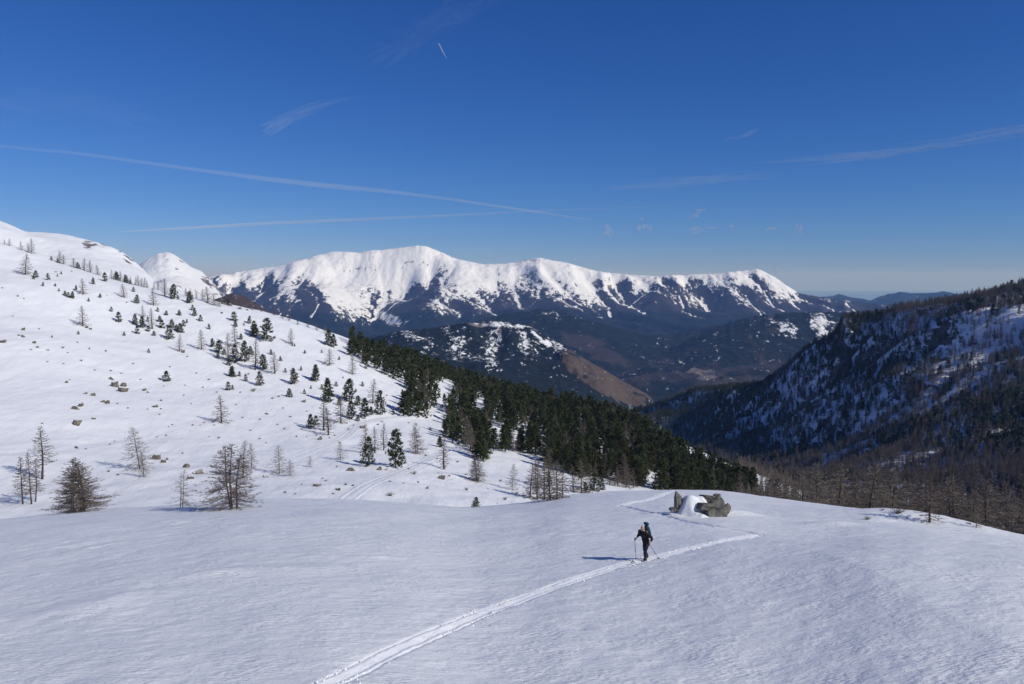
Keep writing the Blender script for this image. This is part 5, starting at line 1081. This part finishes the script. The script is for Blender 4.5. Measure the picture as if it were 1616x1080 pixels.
streak('cirrus_cloud', 'small lone cirrus fleck above the long white streak', 'cirrus cloud', [(1138, 222), (1170, 216), (1206, 204)], [6, 9, 7], 9500, .06, 'cirrus', 20)
streak('cirrus_cloud', 'wide faint cirrus band low over the left shoulder', 'cirrus cloud', [(-50, 150), (80, 165), (180, 178), (260, 196)], [40, 50, 40, 25], 9500, .02, 'cirrus', 40)
for u, v, w, h, lab in ((961, 364, 20, 20, 'westernmost small grey cloud scrap over the range'), (1018, 357, 26, 20, 'fluffy grey-pink cloud scrap, second in the row over the range'), (1105, 336, 26, 15, 'pinkish cloud scrap floating highest over the range'), (1100, 362, 34, 14, 'ragged flat cloud scrap right below the highest pinkish one'),
                        (1153, 357, 13, 8, 'tiny pale cloud scrap between the pinkish and the grey ones'), (1217, 362, 22, 8, 'thin grey cloud wisp over the range\'s last summit'), (1259, 360, 12, 16, 'upright thin grey cloud wisp, last of the row'), (1224, 424, 9, 22, 'grey cloud wisp standing right beside the last summit'), (1420, 374, 11, 4, 'tiny dark cloud fleck over the coast hills'), (1183, 424, 22, 6, 'faint cloud wisp just over the last summit')):
    c_ = np.array(P(u, v, 15000.0)); k = 15000.0 / FPX; rs_ = np.random.RandomState(int(u)); b = bmesh.new()
    for q_ in range(7):
        m4 = Matrix.Translation(Vector((rs_.normal() * .2 * w * k, rs_.normal() * .15 * w * k, rs_.normal() * .2 * h * k))) @ Matrix.Diagonal(Vector((rs_.uniform(.1, .28) * w * k, rs_.uniform(.12, .25) * w * k, rs_.uniform(.1, .28) * h * k, 1)))
        bmesh.ops.create_icosphere(b, subdivisions=3, radius=1.0, matrix=m4)
    for v_ in b.verts: v_.co += v_.co.normalized() * float(fbm(np.array([v_.co.x / (w * k) * 7 + u]), np.array([v_.co.z / (h * k) * 7 + v_.co.y / (w * k) * 3]), 3, 1)[0]) * .3 * min(w, h) * k
    me = bpy.data.meshes.new('cloud'); b.to_mesh(me); b.free(); me.materials.append(air_mat('cloud', .7 / (w * k * .5), (.95, .86, .84)))
    o = new_obj('cloud', me, label=lab, category='cloud', group='cloud scraps over the range'); o.location = c_
write_labels()
from collections import defaultdict as _dd
_same = _dd(list)
for o in SC.objects:
    if o.parent is None and o.get('label') and o.get('category'): _same[o['label']].append(o)
_ord = ['leftmost'] + [w + ' from left' for w in 'second third fourth fifth sixth seventh eighth ninth tenth eleventh twelfth thirteenth fourteenth fifteenth sixteenth seventeenth eighteenth nineteenth twentieth'.split()]
for l, os_ in _same.items():
    if 1 < len(os_) <= 20 and len(l.split()) <= 13:
        for i, o in enumerate(sorted(os_, key=lambda o: float(proj(*o.location)[0]))): o['label'] = l + ', ' + _ord[i]

# ------------------------------------------------------------------ air
hb = bmesh.new(); bmesh.ops.create_cube(hb, size=1.0)
hm = bpy.data.meshes.new('haze'); hb.to_mesh(hm); hb.free()
hz = new_obj('haze', hm, kind='stuff')
hz.scale = (200000, 104000, 2100); hz.location = (0, 45000, -1701 + 1050)
hmat = bpy.data.materials.new('haze_air'); hmat.use_nodes = True; ht = hmat.node_tree; ht.nodes.remove(ht.nodes['Principled BSDF'])
pv = ht.nodes.new('ShaderNodeVolumePrincipled'); pv.inputs['Color'].default_value = (.24, .48, 1, 1); pv.inputs['Absorption Color'].default_value = (1, 1, 1, 1); pv.inputs['Density'].default_value = 3.4e-5; pv.inputs['Anisotropy'].default_value = 0.0
ht.links.new(pv.outputs[0], ht.nodes['Material Output'].inputs['Volume']); hm.materials.append(hmat)
